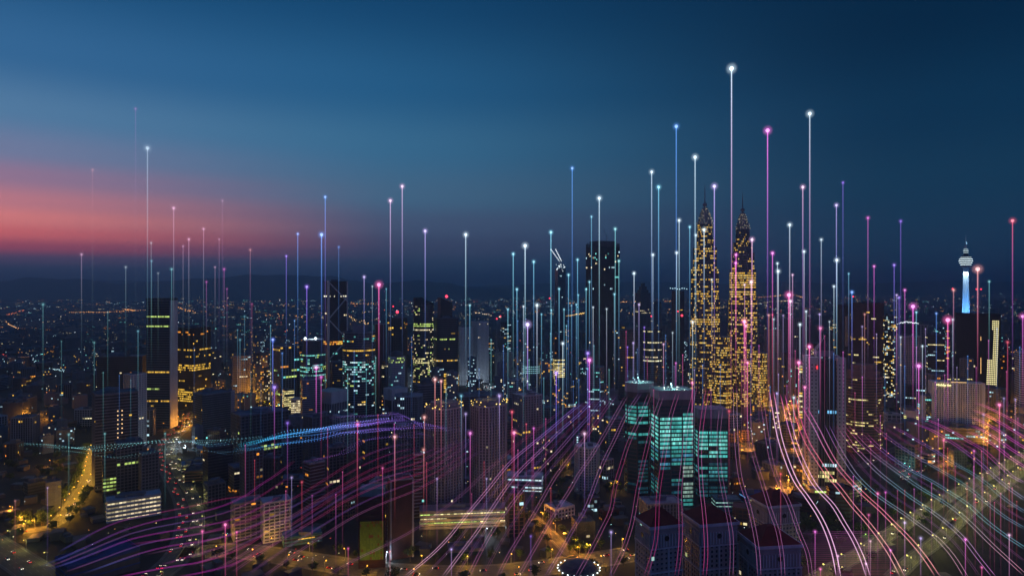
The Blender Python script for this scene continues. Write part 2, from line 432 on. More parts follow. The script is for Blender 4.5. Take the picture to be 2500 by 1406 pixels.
def notch(t, poly, Z, rnd):
    m = MB(); m.prism(grow(poly, .8), Z + 1.3, Z + 4.5, bottom=True); m.build('roof_crown', M_DARK, t)
    m = MB(); a = Vector(poly[1]); b = Vector(poly[2]); n = Vector(((b - a).y, -(b - a).x)).normalized(); c = a.lerp(b, .5) + n * .9; m.box(c.x, c.y, 0, (b - a).length * .96, 1.2, Z, math.atan2((b - a).y, (b - a).x)); m.build('end_wall', M_PALE, t)
block('striped_tower', 'tall dark striped slab tower with a blank pale end wall and yellow lit upper floors', 'office tower', 362, 429, 734, 1160,
      FR(wall=M_BLACK, frame=M_MID, slab=.34, fh=4.2, proud=.5, bay=2.6, blank=(), lit=dict(p=.004, cols=[Y], faces=(0,), run=.85,
         zones=[(.94, .95, .95, [G]), (.90, .91, .9, [G]), (.925, .935, .6, [G]), (.865, .88, .9, [G]), (.80, .81, .35, [G]), (.61, .63, .05), (.43, .445, .95, [Y]), (.30, .32, .7, [G]), (.255, .27, .5, [G]), (.2, .22, .6, [Y])])), -.52, .62, seed=5, extra=notch)
block('glass_cube_tower', 'dark corner-facing office tower with bands of bright yellow windows, right of the striped tower', 'office tower', 432, 511, 802, 1330,
      FR(wall=M_BLACK, frame=M_BLACK, slab=.3, fh=4.4, bay=2.4, lit=dict(p=.02, run=.6, cols=[Y], zones=[(.93, .96, .4, [O]), (.74, .77, .55), (.64, .68, .15), (.48, .56, .8), (.34, .38, .35), (.25, .30, .4), (.12, .24, .75)])), .78, 1, seed=6)
block('parking_block', 'low long parking block with four bright white deck bands, bottom left', 'parking block', 268, 385, 1222, 705, FR(wall=M_DARK, frame=M_PALE, slab=.42, fh=4.3, proud=.8, bay=3.6, pieces=True, lit=dict(p=.95, rows=False, run=.9, cols=[W, (1, .8, .5)], gain=.9)), .06, .35, seed=7)
block('office_block', 'narrow dark office block with four green lit floors, beside the parking block', 'office block', 252, 282, 1120, 770, FR(wall=M_BLACK, frame=M_DARK, slab=.4, fh=4.0, lit=dict(p=.01, zones=[(.27, .55, .9, [G], .8)], run=.95, faces=(0,))), .05, 1, seed=8)
block('apartment_tower', 'dark apartment tower with scattered dim windows above the parking block', 'apartment tower', 283, 344, 1082, 780, FR(wall=M_BLACK, frame=M_MID, slab=.25, fin=.8, bay=3.6, lit=dict(p=.03, cols=[G, W])), .15, .7, seed=9)
block('apartment_tower', 'dark narrow apartment tower beside the curved road, right of the scattered-window tower', 'apartment tower', 342, 384, 1108, 760, FR(wall=M_BLACK, frame=M_MID, slab=.3, fin=.8, bay=3.4, lit=dict(p=.01)), .2, .9, seed=10)
block('small_block', 'small blue-grey blank block standing in the dark park, far left', 'building', 114, 146, 1178, 735, FR(wall=M_MID, frame=M_MID, slab=.15, lit=dict(p=.005)), .2, .8, seed=11)
# left centre
block('office_block', 'pale boxy block at the left end of the amber street', 'office block', 549, 572, 956, 1210, FR(wall=M_GREY, frame=M_PALE, slab=.2, lit=dict(p=0)), .5, .9, seed=12)
block('office_block', 'dark squat block in front of the yellow-windowed corner tower', 'office block', 474, 560, 962, 1120, FR(wall=M_BLACK, frame=M_MID, slab=.3, lit=dict(p=.01)), .4, .8, seed=13)
block('office_block', 'wide dark institution block with white ribs and a row of yellow-green windows', 'office block', 568, 702, 1012, 930, FR(wall=M_BLACK, frame=M_MID, slab=.22, fin=.9, fin_skip=1, bay=5.2, fh=4.2, lit=dict(p=.012, cols=[G], zones=[(.22, .36, .28, [G])])), .38, .55, seed=14)
block('office_block', 'dark mid-rise with a few blue-white windows beside the curved road', 'office block', 498, 566, 1092, 820, FR(wall=M_BLACK, frame=M_DARK, slab=.3, lit=dict(p=.04, cols=[C, W, G])), .3, .7, seed=15)
block('office_block', 'long low dark block with amber lit ground floor, left of centre', 'office block', 560, 640, 1140, 800, FR(wall=M_BLACK, frame=M_MID, slab=.3, lit=dict(p=.02, cols=[W], zones=[(0, .18, .7, [O])])), .3, .7, seed=16)
block('fin_tower', 'grey finned office tower with faint yellow floors behind the blue light beam', 'office tower', 668, 736, 846, 1340, FR(wall=M_BLACK, frame=M_GREY, slab=.12, fin=1.0, bay=5.5, fh=4.2, lit=dict(p=.05, cols=[G, O, T], zones=[(.93, 1, .5, [Y])])), .45, .7, seed=17)
def drum(t, poly, Z, rnd):
    xs = [p[0] for p in poly]; r = (max(xs) - min(xs)) / 2
    m = MB(); m.prism(ngon(r * .78, 20), Z, Z + 26); m.build('roof_drum', M_DARK, t)
    m = MB(); m.prism(ngon(r * .86, 20), Z + 26, Z + 29, bottom=True); m.build('roof_rim', M_PALE, t)
    for s in (-1, 1):
        m = MB(); m.ball((s * r * .42, -r * .7, Z + 31), 2.4, 10, 6, sc((.8, .95, 1), 6)); m.build('floodlight', M_LAMP, t, attr=True)
    point_light('rooftop_light', (0, -r * .3, Z + 35), 9000, (.7, .9, 1), t)
block('teal_drum_tower', 'teal lit office tower with a dark drum top and two white floodlights', 'office tower', 728, 800, 864, 1330, FR(wall=M_GLASS3, frame=M_DARK, slab=.3, fh=4.0, bay=2.2, cut=.3, lit=dict(p=.42, cols=[T, T, (.4, .95, .75), G], gain=.8, run=.8)), .6, .9, 'soft', seed=18, extra=drum)
def braces(t, poly, Z, rnd):
    m = MB(); a, b = Vector(poly[0]), Vector(poly[1])
    m.bar((a.x, a.y, 0), (a.x, a.y, Z + 3), 3.2, 6)
    n = Vector(((b - a).normalized().y, -(b - a).normalized().x)) * 1.0
    m.build('corner_column', M_PALE, t)
    m = MB(); e = b - a; H = Z
    for k, (z0_, z1_, f) in enumerate(((1.0, .83, 1), (.68, .87, 1), (.68, .5, 1), (.33, .5, 1), (.33, .16, 1))):
        m.bar((a.x + n.x, a.y + n.y, H * z0_), (b.x + n.x, b.y + n.y, H * z1_), 1.5, 4)
    m.bar((b.x, b.y, 0), (b.x, b.y, Z + 2), 1.6, 6); m.build('diagonal_brace', M_PALE, t)
block('braced_tower', 'tall dark tower crossed by pale diagonal braces on its right face', 'office tower', 791, 847, 688, 1470, FR(wall=M_BLACK, frame=M_BLACK, slab=.2, fh=4.2, bay=2.6, lit=dict(p=.012, cols=[W, C], zones=[(.865, .885, .8, [(1, .95, .7)], 1.5), (.46, .49, .8, [O, Y], 1.2), (.38, .39, .4, [T]), (.3, .32, .35, [C])])), .38, .62, seed=19, extra=braces)
block('round_corner_block', 'low curved block of dark bands at the foot of the braced tower', 'office block', 808, 846, 884, 1400, FR(wall=M_BLACK, frame=M_MID, slab=.35, fh=4), 0, .8, 'soft', seed=20)
def pent(t, poly, Z, rnd):
    xs = [p[0] for p in poly]; r = (max(xs) - min(xs)) / 2
    m = MB(); m.box(0, 0, Z, r * .9, r * .8, 14, .4); m.box(-r * .3, -r * .2, Z + 13.9, r * .3, r * .3, 6, .4); m.build('roof_screen', M_MID, t)
block('cylinder_tower', 'round banded office tower with white and teal lit floors, centre left', 'office tower', 837, 916, 812, 1270, FR(wall=M_GLASS, frame=M_MID, slab=.36, fh=4.4, proud=.7, n=26, lit=dict(p=.07, run=.75, cols=[T, C, Y], zones=[(.9, .97, .25, [Y, T]), (.78, .80, .9, [Y]), (.58, .68, .5, [(.7, 1, 1), T]), (.5, .57, .45, [C, T]), (.36, .48, .3, [G, T, C]), (.14, .17, .7, [W])])), 0, .9, 'round', seed=21, extra=pent)
block('slab_tower', 'dark maroon slab tower with a pale vertical edge behind the pink light beam', 'office tower', 916, 947, 792, 1400, FR(wall=M_MAROON, frame=M_GREY, slab=0, fin=2.2, bay=14, lit=dict(p=0)), .5, .8, seed=22)
block('slab_tower', 'dark tower with a red beacon and orange windows near its top', 'office tower', 946, 994, 778, 1450, FR(wall=M_BLACK, frame=M_DARK, slab=.15, fin=1.2, bay=5, lit=dict(p=.008, zones=[(.87, .95, .22, [O, Y], 1.2)])), -.4, .8, seed=23, extra=lambda t, p, Z, r: (mast(t, 0, 0, Z, 14), beacon(t, 0, 0, Z + 14, 3.2)))
def dome_lights(t, poly, Z, rnd):
    m = MB(); m.lathe([(14, Z), (13, Z + 6), (9, Z + 10), (3, Z + 12), (.1, Z + 12.5)], 14); m.build('dome', M_DARK, t)
block('apartment_tower', 'pale blue apartment tower with a rounded top and a teal string of lights', 'apartment tower', 946, 990, 872, 1300, FR(wall=M_MID, frame=M_PALE, slab=.25, fin=.6, lit=dict(p=.05, cols=[T, C], zones=[(.9, 1, .5, [G])])), .3, .8, 'soft', seed=24, extra=dome_lights)
def white_cap(t, poly, Z, rnd):
    m = MB(); m.prism(grow(poly, 1.6), Z - 20, Z + 1.5, bottom=True); m.build('roof_band', M_PALE, t)
block('ribbed_block', 'square ribbed block with a broad pale band round its roof, seen on its corner', 'office block', 770, 848, 957, 1225, FR(wall=M_BLACK, frame=M_PALE, slab=0, fin=1.3, bay=4.0, lit=dict(p=.02, cols=[C])), .78, 1, seed=25, extra=white_cap, roof=False)
block('ribbed_block', 'small framed block with four pale corner legs, right of the ribbed block', 'office block', 939, 992, 950, 1240, FR(wall=M_BLACK, frame=M_PALE, slab=0, fin=3, bay=20, lit=dict(p=.015, cols=[C])), .6, .8, seed=26, extra=white_cap, roof=False)
def slant(t, poly, Z, rnd):
    g = poly; m = MB(); n = len(g); i = 0
    m.v = [(a, b, Z) for a, b in g] + [(a, b, Z + 6 + 12 * (1 if a < 0 else 0)) for a, b in g]
    for k in range(n): m.f.append((k, (k + 1) % n, n + (k + 1) % n, n + k)); m.c.append((0, 0, 0))
    m.f.append(tuple(n + k for k in range(n))); m.c.append((0, 0, 0)); m.build('slanted_crown', M_BLACK, t)
block('curved_tower', 'curved dark office tower with rows of yellow windows and a glowing yellow base', 'office tower', 1009, 1059, 746, 1500, FR(wall=M_GLASS, frame=M_DARK, slab=.3, fh=4.3, n=24, lit=dict(p=.10, run=.65, cols=[(1, .9, .4), G, W], zones=[(.77, .80, .9, [G]), (.72, .74, .9, [W, C]), (.36, .42, .6, [(1, .9, .4)]), (.22, .36, .45, [(1, .9, .4), G]), (.02, .17, .97, [Y], 1.25)])), 0, .8, 'round', seed=27, extra=slant)
block('stepped_tower', 'dark stepped tower with a slanted top and bright yellow lowest floors', 'office tower', 1068, 1104, 745, 1540, FR(wall=M_BLACK, frame=M_BLACK, slab=.2, fh=4.3, lit=dict(p=.004)), .3, .9, seed=28, extra=lambda t, p, Z, r: (slant(t, p, Z, r), beacon(t, 4, 0, Z + 20, 3.4)))
block('stepped_tower', 'broad dark lower half of the stepped tower with one yellow-green lit floor', 'office tower', 1058, 1122, 778, 1500, FR(wall=M_BLACK, frame=M_DARK, slab=.25, fh=4.3, n=20, lit=dict(p=.01, cols=[G, Y], zones=[(.80, .83, .2, [Y]), (.735, .75, .8, [G]), (.44, .48, .75, [W, Y]), (.06, .3, .7, [Y, Y, (1, .6, .1)], 1.3)])), .2, .8, 'soft', seed=29)
for (a, b, top, D, s, lb) in ((1110, 1152, 800, 1660, 30, 'pale grey ribbed apartment tower, left one of the pale pair right of the stepped tower'), (1152, 1192, 786, 1700, 31, 'pale grey ribbed apartment tower, right one of the pale pair right of the stepped tower')):
    block('apartment_tower', lb, 'apartment tower', a, b, top, D, FR(wall=M_GREY, frame=M_WHITE, slab=.22, fin=1.5, bay=4.2, fh=3.4, proud=1.0, lit=dict(p=.012, cols=[W])), .55, .9, seed=s, group='pale apartment pair')
block('domed_block', 'dark louvred block with a small dark dome, below the curved tower', 'office block', 1008, 1076, 940, 1270, FR(wall=M_BLACK, frame=M_MID, slab=.4, fh=4.4, lit=dict(p=.01)), .3, .7, seed=32, extra=dome_lights)
block('flat_block', 'broad flat-roofed maroon-grey block in front of the white-lit plaza', 'office block', 1112, 1232, 968, 1130, FR(wall=M_MAROON, frame=M_MID, slab=.2, lit=dict(p=.006)), .2, .6, seed=33)
block('apartment_tower', 'grey apartment tower with a dotted string of lights on its right edge', 'apartment tower', 1252, 1322, 966, 870, FR(wall=M_DARK, frame=M_GREY, slab=.22, fin=1.1, bay=4, fh=3.2, proud=.8, lit=dict(p=.02, cols=[W, Y])), .5, .9, seed=34, group=None)
# twin near apartment towers
def crown_lights(t, poly, Z, rnd):
    m = MB()
    for k in range(26):
        u = rnd.random() * 2 * PI; g_ = grow(poly, 1.0); q = rnd.randrange(len(g_)); a = Vector(g_[q]); b = Vector(g_[(q + 1) % len(g_)]); p = a.lerp(b, rnd.random())
        m.ball((p.x, p.y, Z + rnd.uniform(.5, 6)), rnd.uniform(.35, .8), 6, 4, sc((1, .66, .15), rnd.uniform(1, 3)))
    m.build('crown_light', M_LAMP, t, 'stuff', attr=True)
    m = MB(); m.prism(grow(poly, -4), Z + 1, Z + 6); m.build('roof_crown', M_MID, t)
    point_light('crown_lamp', (0, -4, Z + 12), 1000, (1, .6, .15), t)
TW = FR(wall=M_DARK, frame=M_GREY, slab=.16, fin=1.15, bay=3.6, fh=3.1, proud=1.0, lit=dict(p=.006, run=.2, cols=[Y, W]))
block('apartment_tower', 'tall grey ribbed apartment tower with amber crown lights, left one of the near pair', 'apartment tower', 1030, 1140, 998, 712, TW, .62, .85, 'chamfer', seed=35, group='near pair of ribbed apartment towers', extra=crown_lights)
block('apartment_tower', 'tall grey ribbed apartment tower with amber crown lights, right one of the near pair', 'apartment tower', 1140, 1246, 992, 722, TW, .62, .85, 'chamfer', seed=36, group='near pair of ribbed apartment towers', extra=crown_lights)
def glowfront(t, poly, Z, rnd):
    for k in range(5):
        f = .12 + .19 * k; a, b = Vector(poly[0]), Vector(poly[1]); p = a.lerp(b, f)
        point_light('porch_lamp', (p.x, p.y - 7, 6), 1800, (1, .55, .1), t)
block('podium', 'long low podium with yellow-green lit decks in front of the near apartment pair', 'podium', 1022, 1248, 1262, 668, FR(wall=M_DARK, frame=M_BEIGE, slab=.5, fh=4.2, proud=.9, bay=3.4, pieces=True, lit=dict(p=.6, cols=[G, (1, .85, .4)], run=.92, zones=[(0, .22, .8, [O, Y], 1.2)])), .04, .2, seed=37, extra=glowfront)
block('office_block', 'small office block with five blue-white lit floors', 'office block', 1232, 1327, 1168, 800, FR(wall=M_DARK, frame=M_PALE, slab=.4, fh=4.2, bay=4, pieces=True, lit=dict(p=.55, cols=[(.75, .95, 1), C], run=.8, gain=.9)), -.1, .5, seed=38)
block('apartment_tower', 'pale octagonal apartment tower with small square windows left of the teal tower', 'apartment tower', 1396, 1470, 1092, 800, FR(wall=M_DARK, frame=M_PALE, slab=.3, fin=1.3, bay=3.4, fh=3.3, proud=.7, cut=.3, lit=dict(p=.012, cols=[C, W])), .5, 1, 'chamfer', seed=39)
block('house_block', 'small pale house block with a dark hipped roof below the white-lit office block', 'house', 1330, 1402, 1240, 712, FR(wall=M_DARK, frame=M_PALE, slab=.35, fin=1.2, bay=4, fh=3.4, lit=dict(p=.01)), .6, .8, seed=40)
def lit_panel(t, poly, Z, rnd):
    m = MB(); a, b = Vector(poly[0]), Vector(poly[1]); u = (b - a).normalized(); n = Vector((u.y, -u.x)) * 1.2; e = b - a
    nx, nz = 16, 14
    for i in range(nx):
        for j in range(nz):
            p = a + e * (.06 + .88 * i / nx) + n; q = a + e * (.06 + .88 * (i + .98) / nx) + n; z = Z - 20 - 34 * j / nz
            k = (.025 + .05 * (j / nz)) * rnd.uniform(.75, 1.2)
            m.quad((p.x, p.y, z - 2.4), (q.x, q.y, z - 2.4), (q.x, q.y, z), (p.x, p.y, z), sc((.75, .75, .08) if rnd.random() < .9 else (1, .2, .05), k * 1.3))
    m.build('translucent_panel', M_GLOW, t, 'stuff', attr=True)
    m = MB(); m.prism(grow(poly, -1), Z + .2, Z + 7.5); m.build('roof_house', M_TEAL, t)
block('dark_tower', 'dark maroon tower with a dim olive glowing panel wall and a blue-green roof house', 'office tower', 876, 945, 1215, 590, FR(wall=M_MAROON, frame=M_MAROON, slab=.15, lit=dict(p=.01, cols=[Y], zones=[(.1, .2, .1, [Y, W])])), -.1, .8, seed=41, extra=lit_panel)
block('dark_tower', 'dark maroon tower with one grey pilaster, right of the olive panel tower', 'office tower', 946, 1008, 1172, 610, FR(wall=M_MAROON, frame=M_GREY, slab=0, fin=1.6, bay=30, lit=dict(p=.006, cols=[Y])), .2, .8, seed=42)
for (a, b, top, D, s, lb) in ((568, 636, 1228, 655, 43, 'brown-grey balcony apartment block, left one of the two above the yellow street'), (640, 706, 1226, 650, 44, 'pale balcony apartment block with blue roof houses above the yellow street')):
    block('apartment_block', lb, 'apartment block', a, b, top, D, FR(wall=M_DARK, frame=M_PALE if s == 44 else M_BEIGE, slab=.34, fin=.9, bay=4.6, fh=3.2, proud=1.1, pieces=True, lit=dict(p=.02, run=.2, cols=[O, Y])), .16, .7, seed=s)
block('office_block', 'low office block with blue-green louvre bands and an amber roof strip', 'office block', 690, 784, 1312, 640, FR(wall=M_DARK, frame=M_TEAL, slab=.5, fh=4.5, pieces=True, lit=dict(p=.18, cols=[T, Y], zones=[(.8, 1, .8, [O])])), .12, .5, seed=45)
block('apartment_tower', 'grey lattice apartment block behind the blue wave of light', 'apartment tower', 690, 736, 1078, 900, FR(wall=M_BLACK, frame=M_GREY, slab=.24, fin=1.0, bay=4.2, fh=3.8, proud=.8, lit=dict(p=.01)), .35, .8, seed=46)
block('apartment_tower', 'dark apartment tower with one pale blank side, centre left', 'apartment tower', 742, 812, 1018, 880, FR(wall=M_DARK, frame=M_MID, slab=.2, fin=1.2, bay=5, lit=dict(p=.02, cols=[O, W])), .5, .8, seed=47)
block('apartment_tower', 'slender apartment tower with pale ribs, left of the near ribbed pair', 'apartment tower', 814, 864, 1016, 860, FR(wall=M_MID, frame=M_PALE, slab=.2, fin=1.3, bay=5.2, lit=dict(p=.02, cols=[Y])), .55, .8, seed=48)
block('apartment_tower', 'dark apartment tower crossed by purple trails, just left of the near pair', 'apartment tower', 886, 948, 1028, 840, FR(wall=M_BLACK, frame=M_MID, slab=.2, fin=1.1, bay=4.6, lit=dict(p=.035, cols=[O, W, Y])), .4, .8, seed=49)
block('apartment_tower', 'narrow grey apartment tower touching the left side of the near pair', 'apartment tower', 960, 1024, 1040, 800, FR(wall=M_DARK, frame=M_GREY, slab=.2, fin=1.3, bay=4, lit=dict(p=.03, cols=[Y, O])), .5, .8, seed=50)
# centre
def crenel(t, poly, Z, rnd):
    m = MB(); n = len(poly)
    for k in range(n):
        a = Vector(poly[k]); b = Vector(poly[(k + 1) % n]); L_ = (b - a).length; q = int(L_ / 3.2)
        for i in range(q):
            p = a.lerp(b, (i + .5) / q); m.box(p.x, p.y, Z, 1.3, 1.3, rnd.uniform(5, 11), 0)
    m.prism(grow(poly, -6), Z, Z + 14); m.build('unfinished_column', M_DARK, t, 'stuff')
    m = MB(); m.bar((10, 0, Z + 12), (10, 0, Z + 26), .8); m.bar((10, 0, Z + 24), (0, -6, Z + 42), .5); m.build('roof_crane', M_STEEL, t)
block('dark_skyscraper', 'very tall almost black square skyscraper with a jagged unfinished top', 'skyscraper', 1430, 1513, 603, 1520, FR(wall=M_BLACK, frame=M_BLACK, slab=.12, fh=4.4, bay=3.4, lit=dict(p=.002, cols=[C, W], run=.3, zones=[(.83, .975, .07, [C, T, W], 1.1), (.70, .83, .05, [T, C])])), .62, .9, seed=51, extra=crenel, roof=False)
def luffers(t, poly, Z, rnd):
    for (x, y, dx, dz) in ((-4, 0, -20, 62), (3, -3, -14, 62)):
        m = MB(); m.bar((x, y, Z), (x, y, Z + 26), 1.4); m.bar((x, y, Z + 24), (x + 8, y, Z + 28), 1.4); m.build('crane_tower', M_WHITE, t)
        m = MB(); a = Vector((x, y, Z + 26)); b = Vector((x + dx * 1.3, y, Z + dz))
        m.bar(a, b, .7); m.bar(a + Vector((0, 0, 3)), b, .5)
        for k in range(7):
            p = a.lerp(b, k / 7); m.bar(p, a.lerp(b, (k + 1) / 7) + Vector((0, 0, 3 * (1 - (k + 1) / 7))), .35)
        m.build('crane_jib', M_WHITE, t)
        m = MB()
        for k in range(9): p = a.lerp(b, k / 8); m.ball(p, 1.5, 6, 4, sc((.85, .95, 1), 2.2))
        m.build('crane_light', M_GLOW, t, 'stuff', attr=True)
    m = MB()
    for k in range(26): m.ball((rnd.uniform(-14, 14), rnd.uniform(-12, -8), Z + rnd.uniform(-8, 14)), 1.5, 6, 4, sc((.8, .95, 1), rnd.uniform(.5, 2)))
    m.build('work_light', M_GLOW, t, 'stuff', attr=True)
block('tower_under_construction', 'slim blue glass tower with two white-lit cranes leaning on its top', 'tower', 1355, 1381, 656, 2150, FR(wall=M_GLASS2, frame=M_GLASS2, slab=0, lit=dict(p=.01, cols=[C])), .4, .9, seed=52, extra=luffers, roof=False)
def stepped(k=2):
    def f(t, poly, Z, rnd):
        m = MB(); h = 0
        for i in range(k):
            m.prism([(a * (.72 - .22 * i), b * (.72 - .22 * i)) for a, b in poly], Z + h, Z + h + 11); h += 10.9
        m.build('stepped_roof', M_DARK, t)
    return f
block('stepped_roof_tower', 'dark far tower with a stepped roof between the skyscraper and the twin towers', 'tower', 1551, 1588, 716, 2150, FR(wall=M_DARK, frame=M_DARK, lit=dict(p=.012, cols=[C, W], zones=[(.7, .78, .2, [W])])), .5, .9, seed=53, extra=stepped(3))
block('far_tower', 'dark plain tower just right of the stepped-roof tower', 'tower', 1585, 1614, 738, 2250, FR(wall=M_DARK, frame=M_DARK, lit=dict(p=.01, cols=[W])), .5, .9, seed=54)
def topstring(t, poly, Z, rnd):
    m = MB()
    for k in range(8): m.ball((-24 + k * 7, -6, Z + 8 + rnd.uniform(-2, 2)), 1.5, 6, 4, sc(C, 1.6))
    m.build('roof_light', M_GLOW, t, 'stuff', attr=True); beacon(t, 6, -24, Z - 72, 3.5)
block('far_tower', 'dark flat-topped tower left of the twin towers with a string of white roof lights', 'tower', 1640, 1670, 711, 2000, FR(wall=M_BLACK, frame=M_BLACK, lit=dict(p=.004)), .5, .9, seed=55, extra=topstring)
block('banded_tower', 'rounded office tower with four full yellow-white lit floors, behind the teal tower', 'office tower', 1570, 1616, 802, 1520, FR(wall=M_GLASS, frame=M_MID, slab=.3, fh=4.2, lit=dict(p=.03, run=.8, cols=[W, Y], zones=[(.94, .97, .6, [(1, .9, .4)]), (.78, .80, .95, [(1, .9, .5)]), (.66, .69, .9, [W]), (.56, .575, .6, [W]), (.5, .53, .95, [(1, .95, .6)], 1.3)])), 0, .8, 'round', seed=56)
block('wide_block', 'wide dark rounded block right of the black skyscraper', 'office block', 1494, 1572, 806, 1480, FR(wall=M_GLASS, frame=M_DARK, slab=.3, lit=dict(p=.015, cols=[C, Y])), .2, .6, 'soft', seed=57)
block('yellow_grid_tower', 'small tower whose lower half is a bright yellow window grid', 'office tower', 1350, 1379, 818, 1640, FR(wall=M_BLACK, frame=M_BLACK, slab=.35, fh=4.5, bay=4, lit=dict(p=.04, cols=[O], zones=[(.05, .52, .85, [(1, .8, .3)], 1.2)])), .2, .9, seed=58)
def ring(t, poly, Z, rnd):
    xs = [p[0] for p in poly]; r = (max(xs) - min(xs)) / 2
    m = MB()
    for j in range(4):
        z = Z * .32 - j * 5
        for k in range(30):
            a = 2 * PI * k / 30; b = 2 * PI * (k + .7) / 30; rr = r * 1.12
            if math.sin((a + b) / 2) > .3: continue
            m.quad((rr * math.cos(a), rr * math.sin(a), z), (rr * math.cos(b), rr * math.sin(b), z), (rr * math.cos(b), rr * math.sin(b), z + 1.2), (rr * math.cos(a), rr * math.sin(a), z + 1.2), sc((.4, .9, .95), .8))
    m.build('lit_band', M_GLOW, t, 'stuff', attr=True)
block('ringed_tower', 'round blue-grey tower with a pale cyan lit ring round its waist', 'tower', 1278, 1318, 786, 1620, FR(wall=M_GLASS2, frame=M_MID, slab=.2, lit=dict(p=.02, cols=[C, Y])), 0, 1, 'round', seed=59, extra=ring)
# twin towers
M_TWIN = solid('twin_tower_steel', (.16, .17, .2), rough=.45, metal=.4, var=.2)
M_TWIND = solid('twin_tower_glass', (.018, .022, .035), rough=.3, var=.3)
def star(r, n=32):
    P = []
    for k in range(n):
        t = 2 * PI * k / n; m = k % 4
        P.append((r * (1.0 if m in (0,) else .93 if m in (1, 3) else .88) * math.cos(t + .1), r * (1.0 if m == 0 else .93 if m in (1, 3) else .88) * math.sin(t + .1)))
    return P
def twin_tower(label, pxc, tip, D, tiers, litz, bustles, seed, drop=0):
    rnd = random.Random(seed); X, Yy, Zt = at(pxc, tip, D); u = D / FL
    zz = lambda py: CAM_H - (py + drop - HY) * u
    t = thing('twin_tower', label, 'skyscraper', (X * (Yy + 30) / Yy, Yy + 30, 0), 0, 'pair of spired twin towers')
    def stack(root, cx, cy, r, z0, z1, lit, fh=4.7, partname='shaft', p_over=None):
        P = [(cx + a, cy + b) for a, b in star(r)]; n = len(P)
        m = MB(); m.prism(P, z0, z1); m.build('glass_' + partname, M_TWIND, root)
        nf = int(round((z1 - z0) / fh)); fh = (z1 - z0) / nf; sl = MB(); li = MB()
        for k in range(nf + 1):
            sl.prism([(cx + (a - cx) * 1.0, cy + (b - cy)) for a, b in [(cx + q * (1 + 1.1 / r), cy + w * (1 + 1.1 / r)) for q, w in star(r)]], z0 + k * fh - .45, z0 + k * fh + .45, bottom=True)
        sl.build('sunshade_ledge', M_TWIN, root, 'stuff')
        qn = 3
        for k in range(nf):
            zc = z0 + (k + .5) * fh; pr = lit(zc); pr *= rnd.choice((.35, .7, 1, 1.1, 1.25))
            on = rnd.random() < pr
            for e in range(n):
                a = Vector(P[e]); b = Vector(P[(e + 1) % n]); ed = b - a; nn = Vector((ed.y, -ed.x)).normalized() * .12
                if nn.y > .03: continue
                for q in range(qn):
                    if rnd.random() > .45: on = rnd.random() < pr
                    if not on: continue
                    c0 = a + ed * ((q + .06) / qn) + nn; c1 = a + ed * ((q + .94) / qn) + nn
                    k_ = rnd.choice((.3, .55, .8, 1.05)) ; cc = rnd.choice((Y, Y, (1, .64, .12), (1, .50, .05), (1, .76, .25)))
                    li.quad((c0.x, c0.y, zc - fh * .30), (c1.x, c1.y, zc - fh * .30), (c1.x, c1.y, zc + fh * .28), (c0.x, c0.y, zc + fh * .28), sc(cc, k_))
        li.build('lit_window', M_GLOW, root, 'stuff', attr=True)
    for (pa, pb, w) in tiers: stack(t, 0, 0, w * u / 2, max(zz(pa), 0), zz(pb), litz(zz))
    # crown: shrinking tiers, ribs, ring ball and spire
    r0 = tiers[-1][2] * u / 2; zb = zz(tiers[-1][1]); ztop = zz(503); m = MB(); N_ = 7
    for k in range(N_):
        f = k / N_; r = r0 * (.92 * (1 - f) ** .6 + .07); za = zb + (ztop - zb) * f; zc = zb + (ztop - zb) * (f + 1 / N_)
        m.prism(star(r, 32), za, zc - 1.2); m.prism(star(r * 1.07, 32), zc - 1.3, zc - .2, bottom=True)
    m.build('crown', M_TWIN, t)
    m = MB()
    for k in range(70):
        f = rnd.random(); a = rnd.uniform(PI, 2 * PI); r = r0 * (.92 * (1 - f) ** .6 + .07) * 1.1; z_ = zb + (ztop - zb) * f; m.box(r * math.cos(a), r * math.sin(a), z_, 1.1, .5, .8, g=sc((1, .85, .55), rnd.uniform(.3, .9)))
    m.build('crown_light', M_GLOW, t, 'stuff', attr=True)
    m = MB()
    for k in range(10):
        a = 2 * PI * k / 10; m.bar((r0 * .84 * math.cos(a), r0 * .84 * math.sin(a), zb), (r0 * .4 * math.cos(a), r0 * .4 * math.sin(a), zb + (ztop - zb) * .72), .7)
    m.build('crown_rib', M_STEEL, t, 'stuff')
    m = MB(); m.lathe([(2.2, ztop - 3), (1.6, ztop + 2), (4.0, ztop + 3.5), (4.6, ztop + 6), (4.0, ztop + 8.5), (1.3, ztop + 10), (1.0, ztop + 22), (.8, ztop + 34), (.35, Zt - 4), (.15, Zt)], 10); m.build('spire', M_TWIN, t)
    for i, (pc, pt, w, fn) in enumerate(bustles):
        stack(t, (pc - pxc) * u, -26, w * u / 2, 0, zz(pt), fn, partname='annex')
    FOOT.append((X, Yy + 20, 60)); t['ext'] = 60; t['top'] = Zt
    return t
def lz1(zz):
    def f(z):
        if z > zz(604): return .22
        if z > zz(700): return .42
        if z > zz(776): return .42
        if z > zz(800): return .9
        return .34
    return f
def lz2(zz):
    def f(z):
        if z > zz(648): return .14
        if z > zz(700): return .72
        if z > zz(800): return .66
        return .3
    return f
twin_tower('left one of the spired twin towers, yellow windows over its whole shaft', 1721, 445, 1335,
           [(1200, 783, 76), (783, 732, 76), (732, 656, 71), (656, 604, 61), (604, 578, 50), (578, 545, 38)], lz1, [(1753, 822, 48, lambda z: .6 if z > 40 else .85), (1700, 900, 36, lambda z: .12)], 61)
